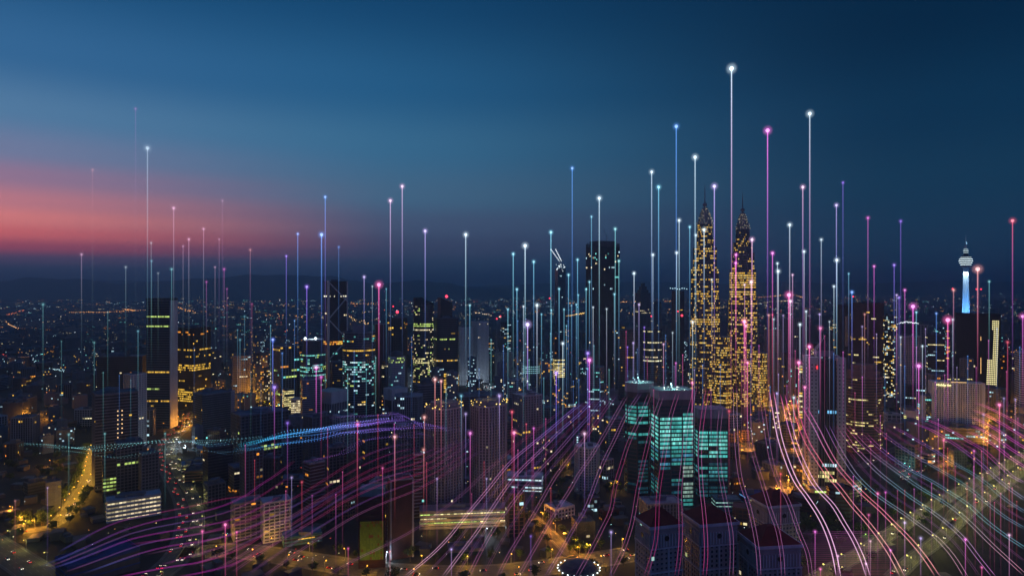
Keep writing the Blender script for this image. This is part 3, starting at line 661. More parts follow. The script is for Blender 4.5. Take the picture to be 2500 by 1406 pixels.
twin_tower('right one of the spired twin towers, dark upper shaft above dense yellow floors', 1813, 463, 1375,
           [(1200, 760, 72), (760, 720, 72), (720, 645, 66), (645, 604, 58), (604, 578, 47), (578, 545, 35)], lz2, [(1843, 848, 38, lambda z: .62), (1797, 850, 38, lambda z: .38)], 62, drop=13)
# teal tower complex
def teal_windows(zf):
    return zf
def roofworks(t, poly, Z, rnd):
    xs = [p[0] for p in poly]; w = max(xs) - min(xs)
    m = MB()
    for k in range(14): m.ball((rnd.uniform(-.3, .3) * w, rnd.uniform(-.35, .1) * w, Z + rnd.uniform(1, 4)), rnd.uniform(.3, .7), 6, 4, sc((.8, 1, .95), rnd.uniform(1, 4)))
    m.build('work_light', M_LAMP, t, 'stuff', attr=True)
    m = MB(); m.lathe([(1.2, Z), (1.6, Z + 4), (1.0, Z + 8), (.3, Z + 9)], 8, cx=-2, cy=-4); m.build('roof_statue', M_WHITE, t)
    point_light('rooftop_light', (0, -6, Z + 11), 9000, (.35, 1, .85), t)
def band_tower(label, px0, px1, ptop, D, yaw, aspect, faces_pat, seed, extra, shape='rect', cut=.2):
    """office tower whose floors are built one by one: slab, window strips between mullions"""
    rnd = random.Random(seed); X, Yy, Z = at((px0 + px1) / 2, ptop, D); wa = (px1 - px0) / FL * D
    sight = math.atan2(X, Yy); w = wa / (abs(math.cos(yaw)) + aspect * abs(math.sin(yaw))); d = w * aspect
    poly = rect(w, d, yaw - sight) if shape == 'rect' else chamfer(w, d, cut * w, yaw - sight)
    ext = max(math.hypot(a, b) for a, b in poly); loc = (X * (Yy + ext * .6) / Yy, Yy + ext * .6, 0)
    t = thing('teal_tower', label, 'office tower', loc, 0, 'teal lit office complex')
    m = MB(); m.prism(poly, 0, Z); m.build('glass_wall', M_GLASS3, t)
    m = MB(); m.prism(grow(poly, .9), Z - 8, Z + 2.5, bottom=True); m.prism(grow(poly, -2), Z + 2, Z + 2.2); m.build('roof_band', M_GREY, t)
    m = MB(); m.prism(grow(poly, .5), Z - 15, Z - 8, bottom=True); m.build('plant_storey', M_DARK, t)
    fh = 4.6; nf = int((Z - 16) / fh); one = MB(); one.prism(grow(poly, .7), -.55, .55, bottom=True); me = one.mesh('floor_slab', M_DARK)
    for k in range(1, nf + 1): put(me, 'floor_slab', t, (0, 0, k * fh))
    n = len(poly); ncell = 0
    for e in range(n):
        a = Vector(poly[e]); b = Vector(poly[(e + 1) % n]); ed = b - a; ln = ed.length; nn = Vector((ed.y, -ed.x)).normalized()
        if nn.dot(Vector((-(loc[0]), -(loc[1]))).normalized()) < .03 or ln < 3: continue
        nb = max(1, int(round(ln / 12.0)))
        for k in range(nb + 1):
            p = a + ed * (k / nb); mm = MB(); mm.box(p.x + nn.x * .5, p.y + nn.y * .5, 0, 1.1, 1.1, Z - 15, math.atan2(ed.y, ed.x)); mm.build('mullion', M_DARK, t)
        for k in range(nf):
            fr = (k + .5) / nf
            for q in range(nb):
                pr, cc, gg = faces_pat(e, fr, q / nb)
                if rnd.random() > pr: continue
                cur = rnd.choice(cc); br = rnd.uniform(.7, 1.15); z = k * fh + 1.0; mm = MB()
                for w_ in range(9):
                    p = a + ed * ((q + .05 + .9 * w_ / 8) / nb) + nn * .08; mm.v += [(p.x, p.y, z), (p.x, p.y, z + fh - 1.45)]
                for w_ in range(8): mm.f.append((2 * w_, 2 * w_ + 2, 2 * w_ + 3, 2 * w_ + 1)); mm.c.append(sc(cur, gg * br * rnd.choice((.45, .65, .85, 1, 1.25))))
                mm.build('lit_window', M_GLOW, t, attr=True)
    FOOT.append((loc[0], loc[1], ext)); t['ext'] = ext; t['top'] = Z; extra(t, poly, Z, rnd)
T2 = (.10, .66, .62); T3 = (.22, .88, .80)
def patM(e, fr, f):
    if fr > .93: return (.12, [T2], .4)
    if fr > .60: return (.96, [T2, T3, T3], .78)
    if fr > .42: return (.75, [(.10, .5, .75), T2], .42)
    if fr > .10: return (.5, [T2, (.05, .3, .42), (.03, .2, .3)], .3) if not (.6 < f < .78) else (.95, [(.5, .8, .68)], .45)
    return (.5, [T2], .4)
def patL(e, fr, f):
    if .90 < fr < .95: return (.8, [T2], .45)
    if .76 < fr < .90: return (.85, [T3, T2], .55)
    if .68 < fr < .76: return (.1, [T2], .3)
    if .64 < fr < .68: return (.95, [T2], .55)
    return (.4, [(.04, .22, .34), (.06, .35, .42)], .18)
def patR(e, fr, f):
    if fr > .95: return (.3, [T2], .4)
    if fr > .55: return (.9, [T2, T3], .7)
    if .30 < fr < .42: return (.75, [(.12, .6, .7), T2], .45)
    return (.45, [(.05, .28, .38)], .2)
band_tower('tall left wing of the teal lit office complex with a round green-lit roof', 1521, 1600, 940, 800, .35, .8, patL, 71, roofworks, 'chamfer', .28)
band_tower('tallest front wing of the teal lit office complex, floors blazing blue-green', 1589, 1692, 958, 752, .34, .75, patM, 72, roofworks)
band_tower('lower right wing of the teal lit office complex next to the twin towers', 1692, 1775, 1004, 785, .28, .75, patR, 73, lambda *a: None)
block('grey_tower', 'grey ribbed tower directly right of the twin towers', 'apartment tower', 1868, 1906, 806, 1560, FR(wall=M_DARK, frame=M_GREY, slab=.2, fin=1.2, bay=4.5, lit=dict(p=.01, cols=[Y])), .5, .9, seed=74)
block('grey_tower', 'wide grey rounded-top block two towers right of the twin towers', 'apartment tower', 1905, 1962, 778, 1700, FR(wall=M_DARK, frame=M_GREY, slab=.2, fin=1.4, bay=5, lit=dict(p=.01, cols=[W])), .3, .7, seed=75)
block('yellow_window_block', 'narrow block full of pale yellow windows behind the granite tower', 'office block', 1950, 1974, 884, 1250, FR(wall=M_DARK, frame=M_DARK, slab=.35, fh=5, lit=dict(p=.85, run=.9, cols=[(1, .9, .45), Y], gain=1.1, zones=[(.5, .6, .1)])), .1, .9, seed=76)
# granite tower, right
def granite(t, poly, Z, rnd):
    xs = [p[0] for p in poly]; w = max(xs) - min(xs); yw = math.atan2(poly[1][1] - poly[0][1], poly[1][0] - poly[0][0])
    m = MB(); S_ = w * .62
    for p in poly:
        m.box(p[0] * .9, p[1] * .9, 0, 10, 10, Z + 4, yw)
    m.build('corner_pier', M_PALE, t)
    m = MB()
    for p in poly:
        for k in range(32):
            for s in (-1, 1):
                for f in (0, 1):
                    a = yw + f * PI / 2; c = Vector((p[0] * .9, p[1] * .9)) + Vector((math.sin(a), -math.cos(a))) * 5.05 * (1 if f == 0 else -1)
                    cc = c + Vector((math.cos(a), math.sin(a))) * 2.2 * s; z = Z - 6 - k * 4.6
                    m.box(cc.x, cc.y, z, 1.5 if f == 0 else .2, .2 if f == 0 else 1.5, 1.7, yw)
    m.build('pier_window', M_BLACK, t, 'stuff')
    m = MB(); m.box(0, 0, Z + 4, w * .5, w * .42, 8, yw); m.build('attic_storey', M_GREY, t)
    m = MB(); c, q = math.cos(yw), math.sin(yw); P = rect(w * .52, w * .46, yw); m.prism(P, Z + 12, Z + 25, poly2=[(a * .04, b * .04) for a, b in P]); m.build('pyramid_roof', M_DARK, t)
    mast(t, 0, 0, Z + 24, 10)
    m = MB()
    for (fx, z_, h) in ((.80, Z - 12, 6), (.86, Z - 14, 4), (.9, Z - 40, 22), (.93, Z - 60, 14), (-.8, Z - 10, 4)):
        m.box(fx * w / 2, -w * .42, z_, 1.6, .6, h, g=sc((1, .04, .06), 1.4))
    m.build('red_light_strip', M_GLOW, t, attr=True)
block('granite_tower', 'tall granite tower with dotted corner piers, black centre ribs and a small pyramid roof', 'office tower', 1970, 2052, 880, 815, FR(wall=M_BLACK, frame=M_MID, slab=.0, fin=.7, bay=2.9, fh=4.6, lit=dict(p=.012, cols=[C, T], run=.6, zones=[(.60, .62, .8, [(.2, .6, 1)]), (.42, .45, .3, [C]), (.77, .79, .5, [T]), (.17, .20, .5, [C]), (.06, .15, .62, [(1, .88, .35)], 1.1)])), .26, .8, seed=77, extra=granite, roof=False)
block('granite_podium', 'grey stone podium with a row of yellow windows under the granite tower', 'podium', 1962, 2072, 1196, 800, FR(wall=M_GREY, frame=M_GREY, slab=.3, fh=6, bay=5, lit=dict(p=.1, zones=[(.5, .9, .5, [G, Y])])), .26, .8, seed=78)
def brownsteps(t, poly, Z, rnd):
    for k, s in enumerate((.86, .68)):
        m = MB(); m.prism([(a * s, b * s) for a, b in poly], Z + k * 9, Z + k * 9 + 9.2); m.build('setback_storey', M_BROWN, t)
block('brown_tower', 'broad brown banded tower with rounded shoulders and scattered yellow window rows', 'office tower', 2064, 2152, 922, 985, FR(wall=M_BLACK, frame=M_BROWN, slab=.52, fh=4.2, proud=.9, bay=2.8, lit=dict(p=.03, run=.75, cols=[(1, .82, .3)], zones=[(.84, .87, .2), (.70, .73, .55, [(1, .85, .35)]), (.38, .46, .4), (.27, .30, .3), (.2, .24, .35), (.08, .19, .45)])), 0, .8, 'round', seed=79, extra=brownsteps)
def grille(t, poly, Z, rnd):
    m = MB()
    for k in range(7): m.box(-6 + k * 2, -14, Z - 95, .9, 1.2, 70)
    m.build('pale_grille', M_WHITE, t)
block('black_tower', 'black tower with a pale vertical grille near its left edge', 'office tower', 2044, 2082, 746, 1560, FR(wall=M_BLACK, frame=M_BLACK, lit=dict(p=.004)), .1, .8, seed=80, extra=grille)
block('maroon_tower', 'large dark maroon block-like tower behind the brown banded tower', 'office tower', 2080, 2153, 741, 1500, FR(wall=M_MAROON, frame=M_MAROON, slab=.2, lit=dict(p=.025, cols=[(1, .85, .4), Y], zones=[(.60, .64, .25, [Y])])), .1, .7, seed=81)
block('sparkling_tower', 'slim tower sprinkled with many small white and yellow windows', 'apartment tower', 2154, 2188, 772, 1480, FR(wall=M_BLACK, frame=M_DARK, slab=.2, lit=dict(p=.28, cols=[C, Y, (1, .9, .5), W], rows=False, run=.2, gain=1.2)), .3, .9, seed=82)
def whitecrown(t, poly, Z, rnd):
    m = MB()
    for k in range(34):
        x_ = -24 + k * 1.5; m.ball((x_, -8, Z + 5 * math.sin(k / 33 * PI) ** .8 + rnd.uniform(-1, 1.5)), .9, 6, 4, sc((.85, .95, 1), rnd.uniform(.8, 2.4)))
    m.build('crown_light', M_GLOW, t, 'stuff', attr=True)
block('crown_lit_tower', 'tower topped by an arched string of brilliant white lights', 'apartment tower', 2186, 2236, 792, 1560, FR(wall=M_DARK, frame=M_MID, slab=.2, fin=.9, lit=dict(p=.03, cols=[C, Y])), .3, .7, seed=83, extra=whitecrown)
block('apartment_tower', 'pale blue-lit apartment tower with a yellow dotted column below the white crown lights', 'apartment tower', 2190, 2244, 822, 1400, FR(wall=M_MID, frame=M_PALE, slab=.2, fin=.9, bay=4, lit=dict(p=.03, cols=[Y, C])), .4, .8, seed=84)
block('framed_tower', 'grey tower with a pale open frame at its top, left of the yellow-banded block', 'apartment tower', 2238, 2262, 794, 1500, FR(wall=M_DARK, frame=M_PALE, slab=.2, fin=2, bay=7, lit=dict(p=.01, cols=[C])), .2, .9, seed=85)
block('banded_block', 'dark block with short yellow window bands and a golden lit lower floor', 'office block', 2262, 2302, 818, 1380, FR(wall=M_BLACK, frame=M_DARK, slab=.35, lit=dict(p=.22, run=.85, cols=[(1, .85, .4), C], zones=[(.36, .42, .95, [O], 1.1)])), .2, .8, seed=86)
def yellow_column(t, poly, Z, rnd):
    m = MB(); a, b = Vector(poly[0]), Vector(poly[1]); u = (b - a).normalized(); n = Vector((u.y, -u.x)) * 1.0; L_ = (b - a).length
    for k in range(34):
        w0, w1 = (0, 4) if k < 5 else ((1, 4) if k < 20 else ((-1, 4) if k < 22 else (-1.5, 4)))
        q = int(w0) if w0 >= 0 else -2
        for i in range(q, 4):
            p = a + u * (L_ * .80 + i * 2.9 - (k - 10) * .12) + n; z = Z - 14 - k * 3.9
            m.quad((p.x, p.y, z), (p.x + u.x * 2.1, p.y + u.y * 2.1, z), (p.x + u.x * 2.1, p.y + u.y * 2.1, z + 2.4), (p.x, p.y, z + 2.4), sc((1, .88, .42), 1.1))
    m.build('lit_window', M_GLOW, t, 'stuff', attr=True)
    m = MB(); p = a + u * (L_ * .56) + n
    for z0_, z1_ in ((Z - 52, Z - 44), (Z - 118, Z - 86)): m.box(p.x, p.y, z0_, .9, .6, z1_ - z0_, g=sc((1, .55, .2), 1.2))
    m.build('amber_light_strip', M_GLOW, t, attr=True)
block('office_tower', 'dark tower with a lit vertical column of pale yellow squares on its right half', 'office tower', 2336, 2432, 768, 1330, FR(wall=M_BLACK, frame=M_BLACK, slab=.15, fh=4.2, lit=dict(p=.008, cols=[W])), .12, .6, seed=87,
      extra=lambda t, poly, Z, rnd: yellow_column(t, poly, Z, rnd))
# hotel slab
def hotel(t, poly, Z, rnd):
    a, b = Vector(poly[0]), Vector(poly[1]); u = (b - a).normalized(); n = Vector((u.y, -u.x)); L_ = (b - a).length
    yw = math.atan2(u.y, u.x)
    m = MB()
    for k in range(3):
        p = a + u * L_ * (0.02, .47, .985)[k] + n * .6; m.box(p.x, p.y, 0, (4.5, 3.0, 3.5)[k], 2.6, Z + 1.5, yw)
    m.build('pilaster', M_WHITE, t)
    # glowing script letters
    c = bpy.data.curves.new('sign_lettering', 'FONT'); c.body = 'Holiday Inn'; c.size = 4.6; c.extrude = .25; c.offset = .06; c.shear = .25
    o = bpy.data.objects.new('sign_lettering', c); col.objects.link(o); o.parent = t
    p = a + u * L_ * .075 + n * 2.3; o.location = (p.x, p.y, Z - 5.2); o.rotation_euler = (PI / 2, 0, yw)
    me, N, L = new_mat('sign_yellow'); oo = N.new('ShaderNodeOutputMaterial'); em = N.new('ShaderNodeEmission'); em.inputs[0].default_value = (1, .86, .35, 1); em.inputs[1].default_value = 2.2; L.new(em.outputs[0], oo.inputs[0]); c.materials.append(me)
    m = MB(); p = a + u * L_ * .36 + n * 1.5; q = a + u * L_ * .66 + n * 1.5; m.bar((p.x, p.y, Z + 1.8), (q.x, q.y, Z + 1.8), .45, g=sc((1, .6, .25), 1.2)); m.build('roof_edge_light', M_GLOW, t, attr=True)
    m = MB()
    for k in range(7): m.box(rnd.uniform(-20, 25), -4, Z + 5, 2.2, .8, .9, yw, g=sc((1, .85, .3), 1.6))
    m.build('roof_light', M_GLOW, t, 'stuff', attr=True)
    b2 = Vector(poly[2]); e = b2 - b; nn = Vector((e.y, -e.x)).normalized() * .6; m = MB(); p = b + e * .35 + nn; q = b + e * .6 + nn
    for k in range(11): z = 14 + k * 3; m.quad((p.x, p.y, z), (q.x, q.y, z), (q.x, q.y, z + 2), (p.x, p.y, z + 2), sc((1, .6, .1), .7))
    m.build('stair_window', M_GLOW, t, 'stuff', attr=True)
block('hotel_slab', 'pale hotel slab with a grid of small square windows and a yellow lit sign at upper left', 'hotel', 2276, 2392, 938, 1085, FR(wall=M_BLACK, frame=M_WHITE, slab=.42, fin=1.7, bay=3.4, fh=3.3, proud=.6, lit=dict(p=.012, cols=[C, W], faces=(0,))), .25, .28, seed=88, extra=hotel)
block('hotel_podium', 'low dark podium with blue-white lit strips in front of the pale hotel slab', 'podium', 2268, 2392, 1048, 1055, FR(wall=M_DARK, frame=M_MID, slab=.4, fh=4.5, lit=dict(p=.3, cols=[T, C, Y])), .25, .5, seed=89)
def yellow_sides(t, poly, Z, rnd):
    m = MB(); a, b = Vector(poly[0]), Vector(poly[1]); u = (b - a).normalized(); n = Vector((u.y, -u.x)) * .5; L_ = (b - a).length
    for f in (.0, .84):
        for k in range(12):
            p = a + u * L_ * f + n; q = a + u * L_ * (f + .16) + n; z = Z - 10 - k * 3.2
            if z < 2: break
            m.quad((p.x, p.y, z), (q.x, q.y, z), (q.x, q.y, z + 2.2), (p.x, p.y, z + 2.2), sc((.95, .9, .25), .9))
    m.build('lit_balcony_window', M_GLOW, t, 'stuff', attr=True)
block('blank_slab', 'small pale blank slab flanked by two columns of yellow-green windows', 'apartment block', 2207, 2240, 1004, 1100, FR(wall=M_PALE, frame=M_PALE, slab=0, lit=dict(p=0)), .08, .8, seed=90, extra=yellow_sides)
block('fin_block', 'dark teal-lit block with one tall pale blade wall at its left end', 'office block', 2243, 2302, 968, 1110, FR(wall=M_GLASS3, frame=M_MID, slab=.3, lit=dict(p=.14, cols=[T, C, Y], run=.7)), .3, .8, seed=91,
      extra=lambda t, poly, Z, rnd: [m_ for m_ in [MB()] if (m_.box(poly[0][0], poly[0][1] - 1, 0, 7, 3, Z + 2) or m_.build('blade_wall', M_PALE, t))])
block('pavilion', 'small white portal-framed pavilion building left of the blank slab', 'building', 2160, 2196, 1012, 1170, FR(wall=M_DARK, frame=M_PALE, slab=.3, fin=1.5, bay=7, fh=5, lit=dict(p=.04, cols=[C])), .3, .9, seed=92)
block('apartment_tower', 'pale striped tower cut by the right edge of the photo', 'apartment tower', 2484, 2545, 862, 1180, FR(wall=M_DARK, frame=M_WHITE, slab=.4, fh=4, lit=dict(p=.01, cols=[W])), .3, .8, seed=93)
block('office_block', 'dark low block with a white balcony rail line right of the hotel slab', 'office block', 2390, 2450, 950, 1190, FR(wall=M_DARK, frame=M_MID, slab=.25, fin=.7, lit=dict(p=.06, cols=[W, C])), -.3, .8, seed=94)
block('office_block', 'dark maroon block between the hotel and the right edge', 'office block', 2432, 2486, 868, 1420, FR(wall=M_MAROON, frame=M_MAROON, slab=.2, lit=dict(p=.02, cols=[O, W])), .2, .8, seed=95)
block('striped_glass_block', 'slanted grey block with rows of blue-white window slots beside the granite podium', 'office block', 2050, 2100, 1172, 790, FR(wall=M_GREY, frame=M_MID, slab=.3, fh=3.6, lit=dict(p=.35, cols=[C], gain=.6)), -.7, .8, seed=96)
block('curved_low_block', 'low teal-lit curved deck block in front of the teal complex', 'office block', 1738, 1806, 1222, 735, FR(wall=M_DARK, frame=M_TEAL, slab=.5, fh=4.2, pieces=True, lit=dict(p=.8, cols=[(.5, .95, .85)], gain=.55, run=.9)), .3, .6, seed=97)
block('curved_low_block', 'low blue-roofed hall beside the teal-lit deck block', 'hall', 1806, 1868, 1208, 748, FR(wall=M_DARK, frame=M_BLUE, slab=.5, fh=4, lit=dict(p=.6, cols=[(.15, .45, 1)], gain=.5)), .5, .6, seed=98)
# red-roofed foreground towers
def hip(mat=M_RED, h=10, band=M_PALE):
    def f(t, poly, Z, rnd):
        m = MB(); m.prism(grow(poly, 1.4), Z - 1.5, Z + .5, bottom=True); m.build('cornice', band, t)
        m = MB(); m.prism(grow(poly, .6), Z + .5, Z + h, poly2=[(a * .16, b * .16) for a, b in poly]); m.build('hipped_roof', mat, t)
        m = MB(); n_ = len(poly)
        for k in range(n_):
            a = Vector(poly[k]); b = Vector(poly[(k + 1) % n_]); u = (b - a).normalized(); nn = Vector((u.y, -u.x)); c = a.lerp(b, .5) + nn * .8
            r_ = 2.0; cc = [(c.x + u.x * r_ * math.cos(q * PI / 6), c.y + u.y * r_ * math.cos(q * PI / 6), Z - 9 + r_ * math.sin(q * PI / 6)) for q in range(12)]
            m = MB(); m.v += cc; m.f.append(tuple(range(12))); m.c.append((0, 0, 0)); m.build('round_window', M_BLACK, t)
    return f
RS = lambda lit: FR(wall=M_BEIGE, frame=M_GREY, slab=.06, fin=.0, bay=3.4, fh=3.5, lit=lit)
def punched(t, poly, Z, rnd):
    n_ = len(poly); m = MB(); fr = MB()
    for e in range(n_):
        a = Vector(poly[e]); b = Vector(poly[(e + 1) % n_]); ed = b - a; ln = ed.length; u = ed.normalized(); nn = Vector((u.y, -u.x))
        if nn.y > .2: continue
        nb = int(ln / 3.4)
        for k in range(int((Z - 14) / 3.5)):
            for q in range(nb):
                c = a + ed * ((q + .5) / nb) + nn * .03; z = Z - 18 - k * 3.5
                m.quad((c.x - u.x * .75, c.y - u.y * .75, z), (c.x + u.x * .75, c.y + u.y * .75, z), (c.x + u.x * .75, c.y + u.y * .75, z + 1.9), (c.x - u.x * .75, c.y - u.y * .75, z + 1.9))
        for q in range(0, nb + 1, 4):
            c = a + ed * (q / nb) + nn * .25; fr.box(c.x, c.y, 0, 1.0, .6, Z - 16, math.atan2(u.y, u.x))
        for zc in (Z - 16.5, Z - 34):
            c = a.lerp(b, .5) + nn * .45; fr.box(c.x, c.y, zc, ln + 1.2, 1.0, .9, math.atan2(u.y, u.x), bottom=True)
        for q in range(int(ln / 2.2)):
            c = a + ed * ((q + .5) / int(ln / 2.2)) + nn * .3; fr.box(c.x, c.y, Z - 15, .7, .7, 9, math.atan2(u.y, u.x))
    m.build('window', M_GLASS, t, 'stuff'); fr.build('loggia_column', M_PALE, t, 'stuff')
def redtower(t, poly, Z, rnd): hip()(t, poly, Z, rnd); punched(t, poly, Z, rnd)
LT = dict(p=.02, cols=[(.5, .95, .85)], rows=False, run=.2, cell=(.5, .5), gain=.8)
FT = dict(group='red-roofed foreground towers')
block('red_roof_tower', 'red-roofed stone tower with teal windows near its base, leftmost of the foreground four', 'apartment tower', 1552, 1664, 1282, 490, RS(dict(p=.01, cols=[(.5, .95, .85)], zones=[(.0, .35, .28, [(.5, .95, .85)])], run=.2)), .5, .9, seed=101, extra=redtower, roof=False, **FT)
block('red_roof_tower', 'red-roofed stone tower second from left in the foreground, ribbed attic', 'apartment tower', 1668, 1798, 1276, 500, RS(dict(p=.008, cols=[(.8, .9, .4)])), .5, .9, seed=102, extra=redtower, roof=False, **FT)
block('red_roof_tower', 'red-roofed stone tower farthest back in the foreground row, beside the amber court', 'apartment tower', 1832, 1948, 1232, 590, RS(dict(p=.004, cols=[W])), .6, .9, seed=103, extra=redtower, roof=False, **FT)
block('red_roof_tower', 'red-roofed stone tower at the bottom edge under the pink trails, rightmost foreground one', 'apartment tower', 1806, 1950, 1330, 480, RS(dict(p=.006, cols=[Y, W])), .5, .9, seed=104, extra=redtower, roof=False, **FT)
def ringdome(t, poly, Z, rnd):
    m = MB(); m.lathe([(17, Z), (16, Z + 2), (12, Z + 5), (6, Z + 7), (.2, Z + 8)], 24); m.build('dome', M_DARK, t)
    m = MB()
    for k in range(20): a = 2 * PI * k / 20; m.ball((18 * math.cos(a), 18 * math.sin(a), Z + 1), .6, 6, 4, sc((.8, .95, 1), 3))
    m.build('rim_light', M_GLOW, t, 'stuff', attr=True)
block('round_hall', 'small round domed hall ringed by white bulbs at the bottom edge', 'hall', 1372, 1454, 1398, 560, FR(wall=M_DARK, frame=M_PALE, slab=.2, lit=dict(p=0)), 0, 1, 'round', seed=105, extra=ringdome, roof=False)
block('flat_hall', 'large dark flat-roofed hall with a bluish metal roof at bottom left', 'hall', 150, 330, 1372, 560, FR(wall=M_DARK, frame=M_BLUE, slab=.2, fh=5, lit=dict(p=.03, cols=[C])), .3, .6, seed=106)
block('flat_hall', 'dark blue-roofed shed beside the yellow street at bottom centre-left', 'hall', 765, 872, 1340, 650, FR(wall=M_DARK, frame=M_DARK, slab=.2, fh=5, lit=dict(p=.03, cols=[C])), -.2, .6, seed=107)
block('flat_hall', 'glass-roofed hall lit blue-white from inside, below the podium', 'hall', 1092, 1180, 1345, 615, FR(wall=M_GLASS2, frame=M_MID, slab=.25, fh=4, lit=dict(p=.2, cols=[C, T])), .1, .6, seed=108)
# communications tower
def comms():
    D = 2000; X, Yy, Zt = at(2358, 573, D); u = D / FL; z = lambda py: CAM_H - (py - HY) * u
    t = thing('communications_tower', 'slender communications tower floodlit blue-white with a ringed pod and tall mast', 'tower', (X, Yy, 0))
    M_SH = solid('tower_shaft_paint', (.78, .80, .83), var=.06)
    m = MB(); m.lathe([(11, 0), (9.6, z(765)), (7.4, z(700)), (6.6, z(662)), (8.5, z(655)), (12, z(650))], 20); m.build('shaft', M_SH, t, smooth=True)
    m = MB(); m.lathe([(10, z(650)), (13.5, z(645)), (16, z(638)), (15.5, z(631)), (11, z(626)), (6, z(622)), (5, z(612)), (3, z(607))], 24); m.build('pod', M_DARK, t)
    m = MB()
    for i, (py, r) in enumerate(((646.5, 13.5), (642, 16), (637.5, 17.4), (633, 16.6), (629, 13.5))):
        m.lathe([(r, z(py) - .75), (r + .4, z(py) - .75), (r + .4, z(py) + .75), (r, z(py) + .75)], 24, g=sc((.75, .93, 1), 1.9))
    m.build('pod_light_ring', M_GLOW, t, attr=True)
    m = MB()
    for py, r in ((617, 6), (613, 6.6), (609, 5.6)): m.lathe([(r, z(py) - .7), (r + .3, z(py) - .7), (r + .3, z(py) + .7), (r, z(py) + .7)], 16, g=sc((.7, .92, 1), 1.1))
    m.build('upper_light_ring', M_GLOW, t, attr=True)
    m = MB(); m.lathe([(3.2, z(608)), (2.6, z(600)), (2.2, z(590)), (1.0, z(588)), (.8, z(580)), (.3, Zt)], 8); m.build('mast', M_SH, t)
    for k in range(4):
        a = 2 * PI * k / 4 - .9
        point_light('shaft_floodlight', (70 * math.cos(a), 70 * math.sin(a), z(775)), 420000, (.12, .42, 1), t, r=2, spot=rad(60), target=(0, 0, z(730)))
    for k in range(3):
        a = -PI / 2 + (k - 1) * 1.3
        point_light('pod_floodlight', (20 * math.cos(a), 20 * math.sin(a), z(655)), 150000, (.60, .88, 1), t, r=1, spot=rad(60), target=(0, 0, z(690)))
    point_light('mast_floodlight', (6, -10, z(606)), 30000, (.4, .75, 1), t, r=1, spot=rad(40), target=(0, 0, z(585)))
    FOOT.append((X, Yy, 20)); t['ext'] = 20; t['top'] = Zt
comms()
block('flat_hall', 'flat-roofed dark hall with a bright blue-white plaza before it', 'hall', 1236, 1300, 1012, 1100, FR(wall=M_DARK, frame=M_MID, slab=.3, lit=dict(p=.05, cols=[W])), .3, .7, seed=110)
block('low_office_block', 'low office block with a full grid of warm yellow windows by the amber junction', 'office block', 690, 718, 952, 1290, FR(wall=M_DARK, frame=M_DARK, slab=.35, fh=4, lit=dict(p=.9, cols=[(1, .85, .35)], run=.9)), .2, .9, seed=111)
block('low_office_block', 'low white-striped office block in front of the teal drum tower', 'office block', 712, 772, 976, 1260, FR(wall=M_DARK, frame=M_PALE, slab=.35, fh=4, lit=dict(p=.6, cols=[W], run=.95)), -.2, .6, seed=112)

# dark towers packed between the streets of the lower left and middle
for k, (a, b, top, D, ya, ws, lb) in enumerate((
    (588, 640, 1098, 745, .4, M_MAROON, 'dark maroon tower standing over the brown balcony block'), (642, 688, 1120, 760, -.3, M_BLACK, 'black tower between the brown balcony block and the grey lattice block'),
    (742, 792, 1130, 735, .5, M_MAROON, 'maroon tower with orange specks left of the olive panel tower'), (794, 846, 1092, 770, .3, M_BLACK, 'black tower with a pale edge behind the olive panel tower'), (848, 880, 1108, 745, -.4, M_DARK, 'thin dark tower squeezed beside the olive panel tower'),
    (1008, 1030, 1110, 700, .2, M_MAROON, 'thin maroon tower at the left foot of the near apartment pair'), (500, 548, 1182, 760, .3, M_BLACK, 'black block between the curved highway and the brown balcony block'), (1326, 1392, 1070, 900, .4, M_BLACK, 'dark block behind the small blue-white lit office block'),
    (1478, 1520, 1022, 1010, .3, M_DARK, 'dark block touching the left side of the teal complex'), (1322, 1372, 996, 1080, -.3, M_BLACK, 'black block two streets left of the teal complex'), (1384, 1440, 1000, 1080, .5, M_DARK, 'dark ribbed block left of the teal complex under the violet beams'),
    (400, 448, 930, 1330, .4, M_BLACK, 'dark block at the foot of the striped slab tower'), (1846, 1884, 1010, 1150, .3, M_MAROON, 'maroon block at the foot of the right twin tower'), (1792, 1846, 1024, 1120, .2, M_BLACK, 'dark block at the foot of the twin towers with orange windows'))):
    block('office_tower', lb, 'office tower', a, b, top, D, FR(wall=ws, frame=(M_MID, M_DARK, M_GREY)[k % 3], slab=.22, fin=(.9, 1.2, 0)[k % 3], bay=3.8, lit=dict(p=(.03, .05, .02)[k % 3], run=.3, cols=[O, Y, W])), ya, .8, seed=300 + k)
